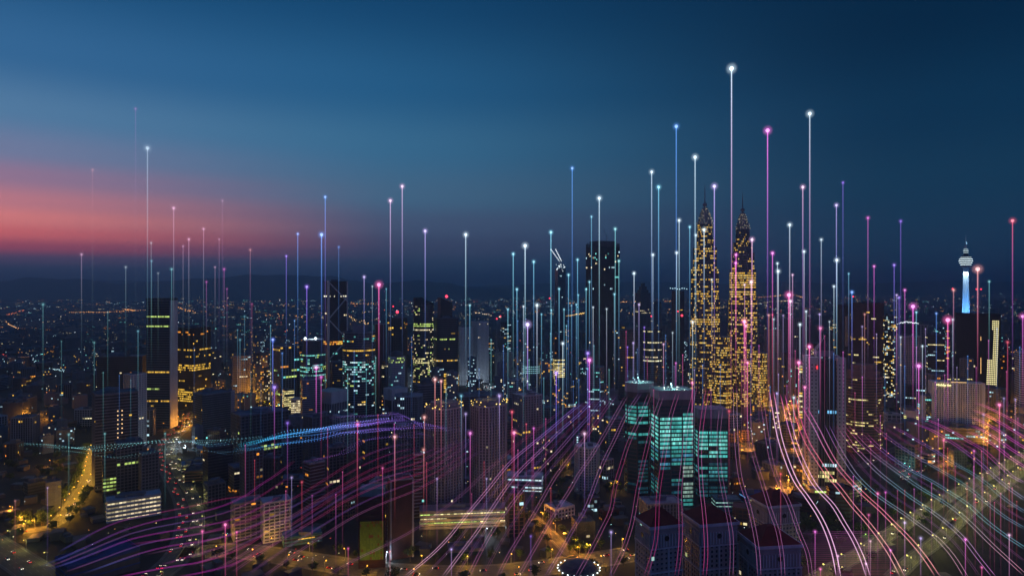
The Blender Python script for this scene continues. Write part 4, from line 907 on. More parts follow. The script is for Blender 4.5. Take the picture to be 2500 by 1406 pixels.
# ------------------------------------------------------------------ roads
def spline(P, step=12.0):
    P = [Vector(p[:2]) for p in P]; out = []
    for i in range(len(P) - 1):
        p0 = P[max(i - 1, 0)]; p1 = P[i]; p2 = P[i + 1]; p3 = P[min(i + 2, len(P) - 1)]
        n = max(1, int((p2 - p1).length / step))
        for k in range(n):
            t = k / n; out.append(.5 * ((2 * p1) + (-p0 + p2) * t + (2 * p0 - 5 * p1 + 4 * p2 - p3) * t * t + (-p0 + 3 * p1 - 3 * p2 + p3) * t ** 3))
    out.append(P[-1]); return out
ROADS = []
def sides(C):
    out = []
    for i, p in enumerate(C):
        d = (C[min(i + 1, len(C) - 1)] - C[max(i - 1, 0)]).normalized(); out.append((p, d, Vector((-d.y, d.x))))
    return out
def road(name, label, pix, width, z=.02, marks=True, kerb=True, lanes=2):
    C = spline([ground(*p) for p in pix]); Sd = sides(C); ROADS.append((C, width))
    m = MB()
    for (p, d, n), (q, e, o) in zip(Sd, Sd[1:]):
        a = p - n * width / 2; b = q - o * width / 2; c = q + o * width / 2; f = p + n * width / 2
        m.quad((a.x, a.y, z), (b.x, b.y, z), (c.x, c.y, z), (f.x, f.y, z))
    r = m.build(name, M_CONC if 'right' in name or name == 'lower_highway' else M_WORN); r['kind'] = 'structure'; r['label'] = label
    if marks:
        m = MB(); L_ = 0
        for (p, d, n), (q, e, o) in zip(Sd, Sd[1:]):
            for k in range(1, lanes):
                off = -width / 2 + width * k / lanes; a = p + n * off; b = q + o * off; b2 = a.lerp(b, .45); w = .10
                m.quad((a.x - n.x * w, a.y - n.y * w, z + .006), (b2.x - n.x * w, b2.y - n.y * w, z + .006), (b2.x + n.x * w, b2.y + n.y * w, z + .006), (a.x + n.x * w, a.y + n.y * w, z + .006))
            for sgn in (-1, 1):
                off = sgn * (width / 2 - .6); a = p + n * off; b = q + o * off; w = .12
                m.quad((a.x - n.x * w, a.y - n.y * w, z + .006), (b.x - o.x * w, b.y - o.y * w, z + .006), (b.x + o.x * w, b.y + o.y * w, z + .006), (a.x + n.x * w, a.y + n.y * w, z + .006))
        m.build('lane_marking', M_PAINT, r, 'stuff')
    if kerb:
        m = MB()
        for (p, d, n), (q, e, o) in zip(Sd, Sd[1:]):
            for sgn in (-1, 1):
                for wa, wb, h in ((width / 2, width / 2 + .5, .16), (width / 2 + .5, width / 2 + 2.0, .14)):
                    a = p + n * sgn * wa; b = q + o * sgn * wa; c = q + o * sgn * wb; f = p + n * sgn * wb; i = len(m.v)
                    m.v += [(a.x, a.y, h), (b.x, b.y, h), (c.x, c.y, h), (f.x, f.y, h), (a.x, a.y, 0), (b.x, b.y, 0)]
                    m.f += [(i, i + 1, i + 2, i + 3), (i + 4, i + 5, i + 1, i)]; m.c += [(0, 0, 0)] * 2
        m.build('kerb', M_KERB, r, 'stuff')
    return C
def median(C, parent_name, h=.9):
    m = MB(); Sd = sides(C)
    for (p, d, n), (q, e, o) in zip(Sd, Sd[1:]): m.bar((p.x, p.y, h / 2), (q.x, q.y, h / 2), h * .6, 4)
    r = m.build('median_barrier', M_KERB, bpy.data.objects.get(parent_name)); return r
C1 = road('curved_highway', 'curved dual highway streaming with head and tail lights at left', [(500, 985), (472, 1012), (440, 1048), (408, 1080), (402, 1115), (424, 1160), (452, 1210), (464, 1262), (456, 1318), (428, 1366), (360, 1420)], 25, lanes=6)
median(C1, 'curved_highway')
C2 = road('amber_street', 'wide street lit yellow along the bottom edge, left half', [(440, 1352), (540, 1342), (640, 1350), (760, 1368), (880, 1386), (1020, 1397), (1180, 1398), (1330, 1384), (1450, 1366), (1540, 1352)], 30, lanes=6)
C3 = road('right_highway', 'pale lit highway crossing the bottom right corner, upper carriageway', [(2560, 1088), (2500, 1112), (2400, 1168), (2310, 1216), (2200, 1284), (2120, 1338), (2040, 1384), (1960, 1430)], 14, lanes=4)
C4 = road('lower_highway', 'second lit carriageway crossing the bottom right corner', [(2560, 1120), (2500, 1148), (2430, 1200), (2350, 1262), (2290, 1318), (2230, 1362), (2180, 1410)], 12, lanes=3)
C5 = road('slip_road', 'short slip road between the two right carriageways', [(2420, 1180), (2370, 1212), (2330, 1250), (2310, 1290)], 8, lanes=2)
C6 = road('park_road', 'yellow lit road curving through trees at far left', [(234, 1090), (222, 1130), (214, 1168), (192, 1206), (170, 1238), (150, 1266), (118, 1288), (60, 1296)], 13, lanes=2)
C7 = road('amber_junction_road', 'amber lit avenue running away at left of centre', [(566, 996), (600, 978), (640, 964), (690, 948)], 26, lanes=4)
C8 = road('amber_branch_road', 'amber branch road lined with lamps below the amber avenue', [(570, 998), (612, 984), (650, 996), (690, 1012), (742, 1024)], 15, lanes=2)
C9 = road('interchange_road', 'amber lit interchange loop right of the twin towers', [(1972, 986), (1930, 992), (1896, 1002), (1906, 1014), (1936, 1036), (1980, 1060)], 20, lanes=3)
C10 = road('interchange_branch', 'lower amber road of the interchange loop', [(1975, 1088), (1940, 1098), (1890, 1100), (1830, 1094), (1800, 1100)], 16, lanes=3)
C11 = road('plaza_road', 'brilliantly lit plaza road in front of the curved tower', [(1000, 968), (1060, 944), (1120, 936), (1190, 944), (1250, 950)], 30, lanes=4)
C12 = road('orange_tree_road', 'orange lit road winding between trees at right', [(2420, 1020), (2400, 1050), (2402, 1080), (2370, 1104), (2330, 1126), (2300, 1140)], 12, lanes=2)
C13 = road('small_amber_lane', 'narrow amber lane running diagonally below the small house block', [(1286, 1246), (1312, 1272), (1342, 1300), (1378, 1336), (1400, 1360)], 10, lanes=2)
C14 = road('corner_highway', 'pale blurred highway in the bottom left corner', [(-60, 1300), (20, 1352), (80, 1392), (130, 1440)], 26, lanes=5)
C15 = road('amber_square', 'amber lit square beside the curved highway', [(412, 1052), (432, 1040), (470, 1022)], 34, marks=False)
C16 = road('side_street', 'dim street behind the granite tower', [(2480, 1010), (2400, 1000), (2300, 1082), (2200, 1090), (2100, 1140)], 10, lanes=2)
C17 = road('amber_court', 'amber lit court behind the red-roofed towers', [(1876, 1186), (1900, 1198), (1940, 1196)], 26, marks=False, kerb=False)
# ------------------------------------------------------------------ street lamps: pole, arm, head and real light
def lamp_proto(kind, h):
    t = thing('street_lamp', 'street lamp', 'street lamp')
    m = MB(); m.bar((0, 0, 0), (0, 0, h), .16, 6, r2=.1); m.build('pole', M_STEEL, t)
    m = MB(); m.bar((0, 0, h), (1.8, 0, h + .5), .08, 5); m.build('arm', M_STEEL, t)
    m = MB(); m.box(2.1, 0, h + .35, 1.1, .5, .2, bottom=True); m.build('lamp_head', M_STEEL, t)
    m = MB(); m.ball((2.1, 0, h + .2), .5, 8, 5, sc(kind, 1.6 if kind[2] == .2 else 4.2)); m.build('bulb', M_GLOW, t, attr=True)
    return t
LAMPS = {'amber': (1, .36, .03), 'yellow': (1, .50, .04), 'white': (.72, .9, 1), 'pale': (.95, .84, .2), 'teal': (.25, .95, .9)}
PROTO = {k: lamp_proto(v, 9) for k, v in LAMPS.items()}
used_p = set()
def lamp_at(x, y, kind, label, group, yaw=0, power=0, scale=1):
    p = PROTO[kind]
    if kind in used_p: o = copy_tree(p)
    else: o = p; used_p.add(kind)
    o.location = (x, y, 0); o.rotation_euler = (0, 0, yaw); o.scale = (scale,) * 3
    o['label'] = label; o['group'] = group
    if power: point_light('lamp_glow', (2.1, 0, 8.4), power, LAMPS[kind], o, r=.5)
    return o
def lamps_along(C, width, spacing, kind, label, group, power, both=True, every=1, scale=1):
    acc = 0; last = C[0]; k = 0
    for (p, d, n) in sides(C):
        acc += (p - last).length; last = p
        if acc < spacing: continue
        acc = 0; k += 1
        for s in ((-1, 1) if both else (1,)):
            q = p + n * s * (width / 2 + 1.2); lamp_at(q.x, q.y, kind, label, group, math.atan2(-n.y * s, -n.x * s), power if k % every == 0 else 0, scale)
K = .4
lamps_along(C2, 30, 30, 'yellow', 'yellow lamp of the wide street at the bottom edge', 'lamps along the yellow street', 7000 * K)
lamps_along(C3, 14, 26, 'pale', 'pale lamp on the upper carriageway at bottom right', 'lamps along the right highway', 5400 * K, both=False, scale=1.45)
lamps_along(C4, 12, 26, 'pale', 'pale lamp on the lower carriageway at bottom right', 'lamps along the lower right carriageway', 4000 * K, both=False, scale=1.45)
lamps_along(C6, 11, 20, 'yellow', 'yellow park lamp between trees on the far left road', 'lamps of the far left park road', 13000 * K)
lamps_along(C7, 26, 28, 'amber', 'amber lamp on the avenue left of centre', 'lamps of the amber avenue', 40000 * K)
lamps_along(C8, 15, 28, 'yellow', 'yellow lamp on the branch road below the amber avenue', 'lamps of the branch road', 24000 * K, both=False)
lamps_along(C9, 20, 30, 'amber', 'amber lamp on the interchange loop right of the twin towers', 'lamps of the interchange loop', 26000 * K)
lamps_along(C10, 16, 30, 'amber', 'amber lamp on the lower interchange road', 'lamps of the lower interchange road', 22000 * K, both=False)
lamps_along(C11, 30, 34, 'white', 'white lamp on the plaza road below the curved tower', 'lamps of the white-lit plaza', 14000 * K)
lamps_along(C12, 12, 26, 'amber', 'amber lamp among the trees on the winding road at right', 'lamps of the winding road at right', 24000 * K, both=False)
lamps_along(C13, 10, 22, 'amber', 'amber lamp on the diagonal lane in the lower middle', 'lamps of the diagonal lane', 5500 * K, both=False)
lamps_along(C14, 26, 40, 'pale', 'pale lamp of the highway in the bottom left corner', 'lamps in the bottom left corner', 1100 * K, both=False)
lamps_along(C15, 34, 22, 'amber', 'amber lamp on the square beside the curved highway', 'lamps of the amber square', 24000 * K)
lamps_along(C1, 25, 60, 'pale', 'pale lamp beside the curved highway', 'lamps along the curved highway', 900 * K, both=False)
lamps_along(C17, 26, 14, 'amber', 'amber lamp in the court behind the red-roofed towers', 'lamps of the amber court', 5000 * K)
EXTRA = [  # single lamps that stand out in the photo: px, py, kind, power, where
    (50, 1282, 'amber', 6000, 'at the end of the far left park road'), (85, 1290, 'amber', 6000, 'left of the park road bend'), (30, 1255, 'amber', 5000, 'at the left edge above the park road'),
    (75, 1020, 'amber', 26000, 'on the hillside road at far left'), (50, 1026, 'amber', 18000, 'left end of the hillside road'), (110, 1022, 'amber', 18000, 'right end of the hillside road'),
    (120, 962, 'amber', 22000, 'on the bend above the hillside road'), (123, 1140, 'amber', 1800, 'alone in the dark park at far left'),
    (440, 1092, 'white', 4200, 'in the white-lit yard beside the curved highway'), (452, 1100, 'white', 2600, 'right side of the white-lit yard'), (432, 1086, 'white', 2200, 'left side of the white-lit yard'),
    (654, 920, 'white', 9000, 'in the cyan-lit yard by the amber avenue'), (664, 912, 'white', 9000, 'behind the cyan-lit yard'),
    (1372, 1145, 'yellow', 5200, 'in a pool of yellow trees left of the octagonal tower'), (1384, 1150, 'yellow', 3000, 'right of the yellow-lit trees'),
    (1488, 1196, 'yellow', 5200, 'on the yellow-lit court below the teal complex'), (1510, 1194, 'yellow', 5200, 'right end of the yellow-lit court'),
    (1478, 1046, 'amber', 5200, 'orange one standing alone left of the teal complex'), (1497, 1078, 'yellow', 3600, 'by the small yellow canopy left of the teal complex'),
    (1815, 1085, 'amber', 9000, 'on the ramp below the twin towers'), (1812, 1104, 'amber', 9000, 'in the yard under the ramp'), (1805, 1060, 'yellow', 9000, 'in the yellow trees below the twin towers'),
    (1880, 1040, 'yellow', 8000, 'inside the interchange loop'), (1925, 1178, 'amber', 9000, 'behind the amber court'),
    (2232, 1144, 'teal', 5000, 'in the teal-lit car yard right of the granite tower'), (2222, 1156, 'teal', 4000, 'front of the teal-lit car yard'), (2205, 1146, 'teal', 2500, 'left of the teal-lit car yard'),
    (2110, 1212, 'pale', 2600, 'alone beside the striped glass block'), (2475, 1046, 'amber', 8000, 'among the orange trees at the right edge'), (2462, 1006, 'amber', 7000, 'on the slope at the right edge'),
    (2390, 1046, 'amber', 16000, 'brightest of the orange lamps below the hotel'), (2290, 1040, 'amber', 7000, 'on the forecourt of the hotel'), (2318, 1044, 'white', 7000, 'by the hotel entrance'),
    (2420, 975, 'yellow', 9000, 'in the garden right of the hotel'), (2440, 968, 'yellow', 8000, 'at the back of the hotel garden'), (2470, 955, 'amber', 7000, 'high at the right edge'),
    (1410, 1340, 'yellow', 2200, 'in a lit tree at the bottom edge'), (1436, 1352, 'yellow', 1800, 'right of the lit tree at the bottom edge'), (950, 1372, 'white', 1600, 'white one over the dark lane at the bottom'),
    (1184, 1312, 'white', 2600, 'on a mast before the glass-roofed hall'), (960, 936, 'white', 6000, 'left of the white-lit plaza'), (1005, 976, 'white', 4000, 'at the corner of the plaza road'),
    (1176, 914, 'amber', 15000, 'under the small orange canopy by the plaza'), (870, 928, 'white', 9000, 'in front of the braced tower'), (2500, 905, 'amber', 12000, 'on the right edge road'),
    (20, 862, 'amber', 20000, 'upper end of the red-lit road at far left'), (52, 898, 'amber', 14000, 'lower end of the red-lit road at far left')]
for px, py, kind, pw, wh in EXTRA:
    x_, y_, _ = ground(px, py); lamp_at(x_, y_, kind, '%s street lamp %s' % (kind, wh), 'single street lamps', rad((px * 7) % 360), pw * .55)
    
for k_, p_ in PROTO.items():
    if k_ not in used_p: bpy.data.objects.remove(p_)
# ------------------------------------------------------------------ cars
def car_proto(name, paint, front):
    t = thing('parked_car', 'car', 'car')
    m = MB(); P = [(-2.2, .35), (-2.25, .8), (-1.2, .95), (1.3, .98), (2.2, .8), (2.25, .4)]
    w = .88; i = len(m.v)
    for s in (-w, w): m.v += [(x, s, z) for x, z in P]
    n_ = len(P)
    for k in range(n_): j = (k + 1) % n_; m.f.append((k, j, n_ + j, n_ + k)); m.c.append((0, 0, 0))
    m.f += [tuple(range(n_ - 1, -1, -1)), tuple(n_ + k for k in range(n_))]; m.c += [(0, 0, 0)] * 2
    m.build('body', paint, t)
    m = MB(); m.prism([(-1.7, -.78), (.95, -.78), (.95, .78), (-1.7, .78)], .94, 1.42, poly2=[(-1.25, -.62), (.35, -.62), (.35, .62), (-1.25, .62)]); m.build('cabin_glass', M_GLASS, t)
    wm = MB(); wm.bar((0, -.12, 0), (0, .12, 0), .33, 10); me = wm.mesh('wheel', M_BLACK)
    for x_ in (-1.35, 1.4):
        for y_ in (-.82, .82): put(me, 'wheel', t, (x_, y_, .33))
    h = MB(); h.box(0, 0, -.18, .2, .5, .36, g=(3.4, 3.0, 2.2), bottom=True); hm = h.mesh('headlight', M_GLOW, attr=True)
    r = MB(); r.box(0, 0, -.16, .2, .5, .32, g=(2.6, .05, .05), bottom=True); rm = r.mesh('taillight', M_GLOW, attr=True)
    for y_ in (-.6, .6): put(hm, 'headlight', t, (2.3, y_, .7)); put(rm, 'taillight', t, (-2.3, y_, .74))
    return t
PAINTS = [('silver', solid('silver_paint', (.4, .42, .44), rough=.35, metal=.5)), ('black', solid('black_paint', (.02, .02, .025), rough=.3)), ('white', solid('white_paint', (.7, .7, .7), rough=.35)), ('dark red', solid('red_paint', (.25, .02, .02), rough=.35))]
CARP = [(n_, car_proto(n_, p_, 0)) for n_, p_ in PAINTS]; used_c = set()
rc = random.Random(5)
def cars_along(C, off, direction, spacing, where, group, jitter=.6, frac=(0, 1)):
    acc = 0; last = C[0]; N_ = len(C); nxt = spacing * rc.uniform(.4, 1.2)
    for i, (p, d, n) in enumerate(sides(C)):
        acc += (p - last).length; last = p
        if not (frac[0] <= i / N_ <= frac[1]): acc = 0; continue
        if acc < nxt: continue
        acc = 0; nxt = spacing * rc.uniform(1 - jitter, 1 + jitter)
        k = rc.randrange(4); cn, pr = CARP[k]
        if k in used_c: o = copy_tree(pr)
        else: o = pr; used_c.add(k)
        o_ = off + rc.uniform(-.3, .3); q = p + n * o_; dd = d * direction
        o.location = (q.x, q.y, .03); o.rotation_euler = (0, 0, math.atan2(dd.y, dd.x))
        o.scale = (1.1,) * 3
        o['label'] = '%s car %s' % (cn, where); o['group'] = group
# C1 runs from far to near: oncoming cars drive along +d and show headlights
for off in (-3, -6.5, -10): cars_along(C1, off, -1, 40, 'showing its tail lights on the curved highway', 'cars driving away on the curved highway')
for off in (3, 6.5, 10): cars_along(C1, off, 1, 48, 'showing its headlights on the curved highway', 'cars coming down the curved highway')
for off in (-9, -4): cars_along(C2, off, 1, 70, 'heading right on the yellow street', 'cars heading right on the yellow street')
for off in (4, 9): cars_along(C2, off, -1, 80, 'heading left on the yellow street', 'cars heading left on the yellow street')
for off in (-4, 2.5): cars_along(C3, off, 1, 230, 'coming nearer on the upper right carriageway', 'cars on the upper right carriageway')
for off in (-3, 3): cars_along(C4, off, 1 if off > 0 else -1, 120, 'on the second right carriageway', 'cars on the second right carriageway')
for off in (-6, 6): cars_along(C7, off, 1 if off > 0 else -1, 26, 'on the amber avenue', 'cars on the amber avenue')
for off in (-5, 5): cars_along(C9, off, 1 if off > 0 else -1, 22, 'on the interchange loop', 'cars on the interchange loop')
for off in (-4, 4): cars_along(C10, off, 1 if off > 0 else -1, 34, 'on the lower interchange road', 'cars on the lower interchange road')
for off in (-7, 7): cars_along(C11, off, 1 if off > 0 else -1, 34, 'on the white-lit plaza road', 'cars on the plaza road')
cars_along(C14, -5, 1, 50, 'on the corner highway at bottom left', 'cars in the bottom left corner'); cars_along(C14, 4, -1, 60, 'leaving on the corner highway at bottom left', 'cars leaving in the bottom left corner')
cars_along(C12, 3, 1, 50, 'on the winding road at right', 'cars on the winding road'); cars_along(C16, 2, 1, 60, 'on the dim street at right', 'cars on the dim street at right')
cars_along(C6, 2.6, 1, 60, 'on the park road at far left', 'cars on the park road')
for k in range(22):   # cars standing in the teal-lit yard
    x_, y_, _ = ground(2196 + rc.uniform(0, 60), 1142 + rc.uniform(-4, 30)); o = copy_tree(CARP[k % 4][1]); o.location = (x_, y_, .03); o.rotation_euler = (0, 0, rad(35 + rc.choice((0, 180))))
    for c_ in list(o.children):
        if c_.name.startswith(('headlight', 'taillight')) and rc.random() < .7: bpy.data.objects.remove(c_)
    o['label'] = '%s car parked in the teal-lit yard' % CARP[k % 4][0]; o['group'] = 'cars parked in the teal-lit yard'
# ------------------------------------------------------------------ trees
def tree_proto(seed, mat, H=9, Rr=4.5):
    rnd = random.Random(seed); t = thing('tree', 'tree', 'tree')
    m = MB(); m.bar((0, 0, 0), (0, 0, H * .45), .28, 6, r2=.18)
    for k in range(4):
        a = rnd.uniform(0, 2 * PI); m.bar((0, 0, H * .3), (math.cos(a) * Rr * .5, math.sin(a) * Rr * .5, H * .66), .13, 4, r2=.05)
    m.build('trunk', M_BARK, t)
    m = MB(); cl = [(rnd.uniform(-.5, .5) * Rr, rnd.uniform(-.5, .5) * Rr, H * rnd.uniform(.5, .88), rnd.uniform(.35, .6) * Rr) for _ in range(9)]
    for k in range(330):
        c = rnd.choice(cl); v = Vector((rnd.gauss(0, 1), rnd.gauss(0, 1), rnd.gauss(0, .8))).normalized() * c[3] * rnd.uniform(.6, 1.05); p = Vector(c[:3]) + v
        u = Vector((rnd.gauss(0, 1), rnd.gauss(0, 1), rnd.gauss(0, .5))).normalized(); w = u.cross(v).normalized(); s = rnd.uniform(.35, .75)
        m.quad(tuple(p - u * s - w * s * .5), tuple(p + u * s - w * s * .5), tuple(p + u * s + w * s * .5), tuple(p - u * s + w * s * .5))
    m.build('crown', mat, t); return t
TREES = [tree_proto(1, M_LEAF), tree_proto(2, M_LEAF2, 11, 5.5), tree_proto(3, M_LEAF, 7, 4), tree_proto(4, M_LEAF2, 9, 6)]; used_t = set()
rt = random.Random(11)
def near_road(x, y, pad=3):
    for C, w in ROADS:
        for p in C[::2]:
            if (p.x - x) ** 2 + (p.y - y) ** 2 < (w / 2 + pad) ** 2: return True
    return False
def near_foot(x, y, r):
    return any((a - x) ** 2 + (b - y) ** 2 < (c * .92 + r) ** 2 for a, b, c in FOOT)
def tree_at(x, y, label, group, s=1, force=False):
    if not force and (near_road(x, y, 4) or near_foot(x, y, 4)): return
    k = rt.randrange(4)
    if k in used_t: o = copy_tree(TREES[k])
    else: o = TREES[k]; used_t.add(k)
    o.location = (x, y, 0); o.rotation_euler = (0, 0, rt.uniform(0, 6.28)); q = s * rt.uniform(.8, 1.3); o.scale = (q, q, q * rt.uniform(.85, 1.15))
    o['label'] = label; o['group'] = group
def trees_along(C, width, spacing, label, group, rows=2, s=1):
    acc = 0; last = C[0]
    for (p, d, n) in sides(C):
        acc += (p - last).length; last = p
        if acc < spacing: continue
        acc = 0
        for sg in (-1, 1):
            for r_ in range(rows):
                q = p + n * sg * (width / 2 + 6 + r_ * 8 + rt.uniform(-2, 2)) + d * rt.uniform(-4, 4); tree_at(q.x, q.y, label, group, s)
trees_along(C6, 11, 11, 'leafy tree beside the yellow-lit road at far left', 'trees along the park road', 1)
trees_along(C2, 30, 24, 'street tree on the edge of the yellow street', 'trees along the yellow street', 1)
trees_along(C12, 12, 14, 'tree lit orange beside the winding road at right', 'trees along the winding road', 1)
trees_along(C3, 18, 60, 'roadside tree by the right highway', 'trees along the right highway', 1)
trees_along(C8, 15, 14, 'tree lit yellow along the branch road', 'trees along the branch road', 1)
trees_along(C13, 10, 14, 'tree beside the diagonal amber lane', 'trees along the diagonal lane', 1)
for (a, b, n_, sx, sy, lb) in ((1370, 1148, 9, 22, 10, 'tree in the yellow-lit clump left of the octagonal tower'), (1500, 1196, 8, 30, 7, 'tree in the yellow-lit court below the teal complex'), (2108, 1306, 8, 14, 12, 'bright green tree beside the right highway'),
    (2270, 1192, 6, 18, 8, 'bright green tree on the slope above the right highway'), (1800, 1062, 8, 12, 10, 'tree lit yellow below the twin towers'), (1886, 1036, 7, 14, 10, 'tree lit yellow inside the interchange loop'), (1420, 1344, 8, 30, 10, 'tree lit green at the bottom edge'),
    (1160, 1318, 14, 60, 8, 'tree lit orange before the podium'), (80, 1280, 16, 60, 14, 'tree in the orange-lit grove at far left'), (75, 1160, 22, 90, 60, 'dark tree in the far left park'), (2330, 1120, 16, 70, 40, 'dark tree in the park right of the blank slab'),
    (2000, 1290, 18, 60, 26, 'dark tree in front of the granite podium'), (2180, 1230, 26, 90, 40, 'dark tree in the park left of the right highway'), (1330, 1200, 14, 60, 26, 'dark tree near the small office block'), (620, 1290, 6, 60, 20, 'dark tree near the yellow street')):
    for k in range(n_):
        x_, y_, _ = ground(a + rt.uniform(-1, 1) * sx, b + rt.uniform(-1, 1) * sy); tree_at(x_, y_, lb, lb.replace('tree', 'trees', 1))
for (a, b, pw, c_) in ((2106, 1300, 1500, (.5, 1, .2)), (2272, 1188, 1800, (.5, 1, .2))):   # green garden floodlights
    x_, y_, _ = ground(a, b); t = thing('garden_floodlight', 'green garden floodlight under the trees %s' % ('by the right highway' if a < 2200 else 'on the slope above the right highway'), 'floodlight', (x_, y_ - 6, 0))
    m = MB(); m.bar((0, 0, 0), (0, 0, .8), .1); m.build('post', M_STEEL, t); m = MB(); m.box(0, 0, .8, .6, .4, .4, g=sc(c_, 3)); m.build('lens', M_GLOW, t, attr=True)
    point_light('floodlight_glow', (0, -1, 3), pw, c_, t)
# ------------------------------------------------------------------ the rest of the city
rf = random.Random(77)
HERO_N = len(FOOT)
FRAMES = [('dark', M_DARK), ('dark', M_DARK), ('grey', M_MID), ('grey', M_GREY), ('pale', M_PALE), ('maroon', M_MAROON), ('brown', M_BROWN)]
LITS = [('warm yellow', [Y, (1, .85, .45), O]), ('white', [W, C, C]), ('teal', [T, C]), ('mixed', [W, C, Y, O, T]), ('orange', [O, Y])]
fills = []
def place_ok(x, y, r):
    if near_road(x, y, r * .8 + 2): return False
    return not any((a - x) ** 2 + (b - y) ** 2 < ((c * .85 + r) ** 2) for a, b, c in FOOT)
REL = [(150, 'far left park'), (300, 'louvred tower'), (396, 'striped slab tower'), (470, 'yellow-windowed corner tower'), (570, 'amber avenue'), (700, 'grey finned tower'), (765, 'teal drum tower'), (820, 'braced tower'), (880, 'round banded tower'),
       (970, 'red-beacon tower'), (1034, 'curved tower'), (1090, 'stepped tower'), (1150, 'pale apartment pair'), (1240, 'near apartment pair'), (1298, 'cyan-ringed tower'), (1366, 'crane-topped tower'), (1470, 'black skyscraper'), (1570, 'banded round tower'),
       (1640, 'teal complex'), (1720, 'left twin tower'), (1814, 'right twin tower'), (1930, 'grey ribbed towers'), (2010, 'granite tower'), (2110, 'brown banded tower'), (2170, 'sparkling tower'), (2225, 'crown-lit tower'), (2330, 'hotel slab'), (2360, 'communications tower'), (2450, 'right-edge maroon block')]
def vlabel(px, D):
    b = min(REL, key=lambda q: abs(q[0] - px)); side = 'left of' if px < b[0] - 14 else ('right of' if px > b[0] + 14 else 'in line with')
    return side, b[1]
n_thing = 0
for it in range(5200):
    if n_thing >= 285: break
    near = rf.random() < .5
    D = rf.uniform(590, 1150) if near else rf.uniform(1100, 2700) ** 1.0
    px = rf.uniform(-20, 2520); x_ = (px - CX) / FL * D; r = rf.uniform(9, 22) if near else rf.uniform(12, 26)
    if px < 230 and D < 1100 and rf.random() < .6: continue
    if (2050 < px and D < 900) or (px < 480 and D < 760): continue
    if not place_ok(x_, D + r * .6, r): continue
    if near: h = rf.choice((10, 14, 18, 24, 32, 42)); 
    else:
        h = rf.choice((20, 28, 36, 48, 60, 78, 95)) * rf.uniform(.8, 1.2)
        if px < 350: h = min(h, 30)
        if px > 1200 and D > 1600: h *= 1.2
        if 1000 < px < 1260 and D < 1600: h = min(h, 40)
    # do not hide the lower part of what stands behind
    py_top = HY + (CAM_H - h) * FL / D
    if any((b > D + 5) and abs((a / b * FL + CX) - px) < (c / b + r / D) * FL * .9 and py_top < 690 + .62 * ((CAM_H) * FL / b) and h > 30 for a, b, c in FOOT[:HERO_N]): h = min(h, 24)
    fn, fm = rf.choice(FRAMES); ln, lc = rf.choice(LITS)
    sh = rf.choice(('rect', 'rect', 'rect', 'chamfer', 'soft'))
    style = rf.choice(('slab', 'fin', 'grid'))
    st = FR(wall=rf.choice((M_BLACK, M_GLASS, M_DARK)), frame=fm, slab={'slab': .38, 'fin': .12, 'grid': .3}[style], fin={'slab': 0, 'fin': 1.1, 'grid': .9}[style], bay=rf.uniform(3, 5), fh=rf.uniform(3.3, 4.2),
            lit=dict(p=rf.choice((.02, .03, .06, .1, .16)) if px > 500 else rf.choice((.01, .02, .05)), cols=lc, gain=rf.uniform(.8, 1.3), run=rf.choice((.2, .5, .8))))
    wpx = 2 * r / D * FL; ptop = HY - (h - CAM_H) * FL / D
    kind = 'low_building' if h < 18 else ('apartment_block' if style == 'fin' else 'office_block'); w_ = {'slab': 'banded', 'fin': 'ribbed', 'grid': 'gridded'}[style]
    t = block(kind, '', 'building', px - wpx / 2, px + wpx / 2, ptop, D, st, rf.uniform(-.7, .7), rf.uniform(.6, 1), sh, seed=1000 + it)
    fills.append((t, px, D, h, fn, w_, ln, kind)); n_thing += 1
# labels: look first, then the landmark it stands by, then its rank there
groups = {}
for f in fills:
    t, px, D, h, fn, w_, ln, kind = f; side, mark = vlabel(px, D)
    size = 'low' if h < 18 else ('mid-rise' if h < 45 else 'tall'); where = 'far behind' if D > 1900 else ('behind' if D > 1250 else 'near')
    key = (size, fn, w_, ln, where, side, mark); groups.setdefault(key, []).append(f)
for key, fs in groups.items():
    size, fn, w_, ln, where, side, mark = key; sd = {'left of': 'to the left of', 'right of': 'to the right of', 'in line with': 'directly below'}[side]
    for k, f in enumerate(sorted(fs, key=lambda q: q[1])):
        sd = {'left of': 'left of', 'right of': 'right of', 'in line with': 'in line with'}[side]
        place = {'far behind': 'far behind,', 'behind': 'beyond,', 'near': 'in front,'}[where] + ' ' + sd
        lb = '%s %s %s block, %s windows, %s the %s' % (size, fn, w_, ln, place, mark)
        f[0]['label'] = lb; f[0]['group'] = 'ordinary buildings of the city'
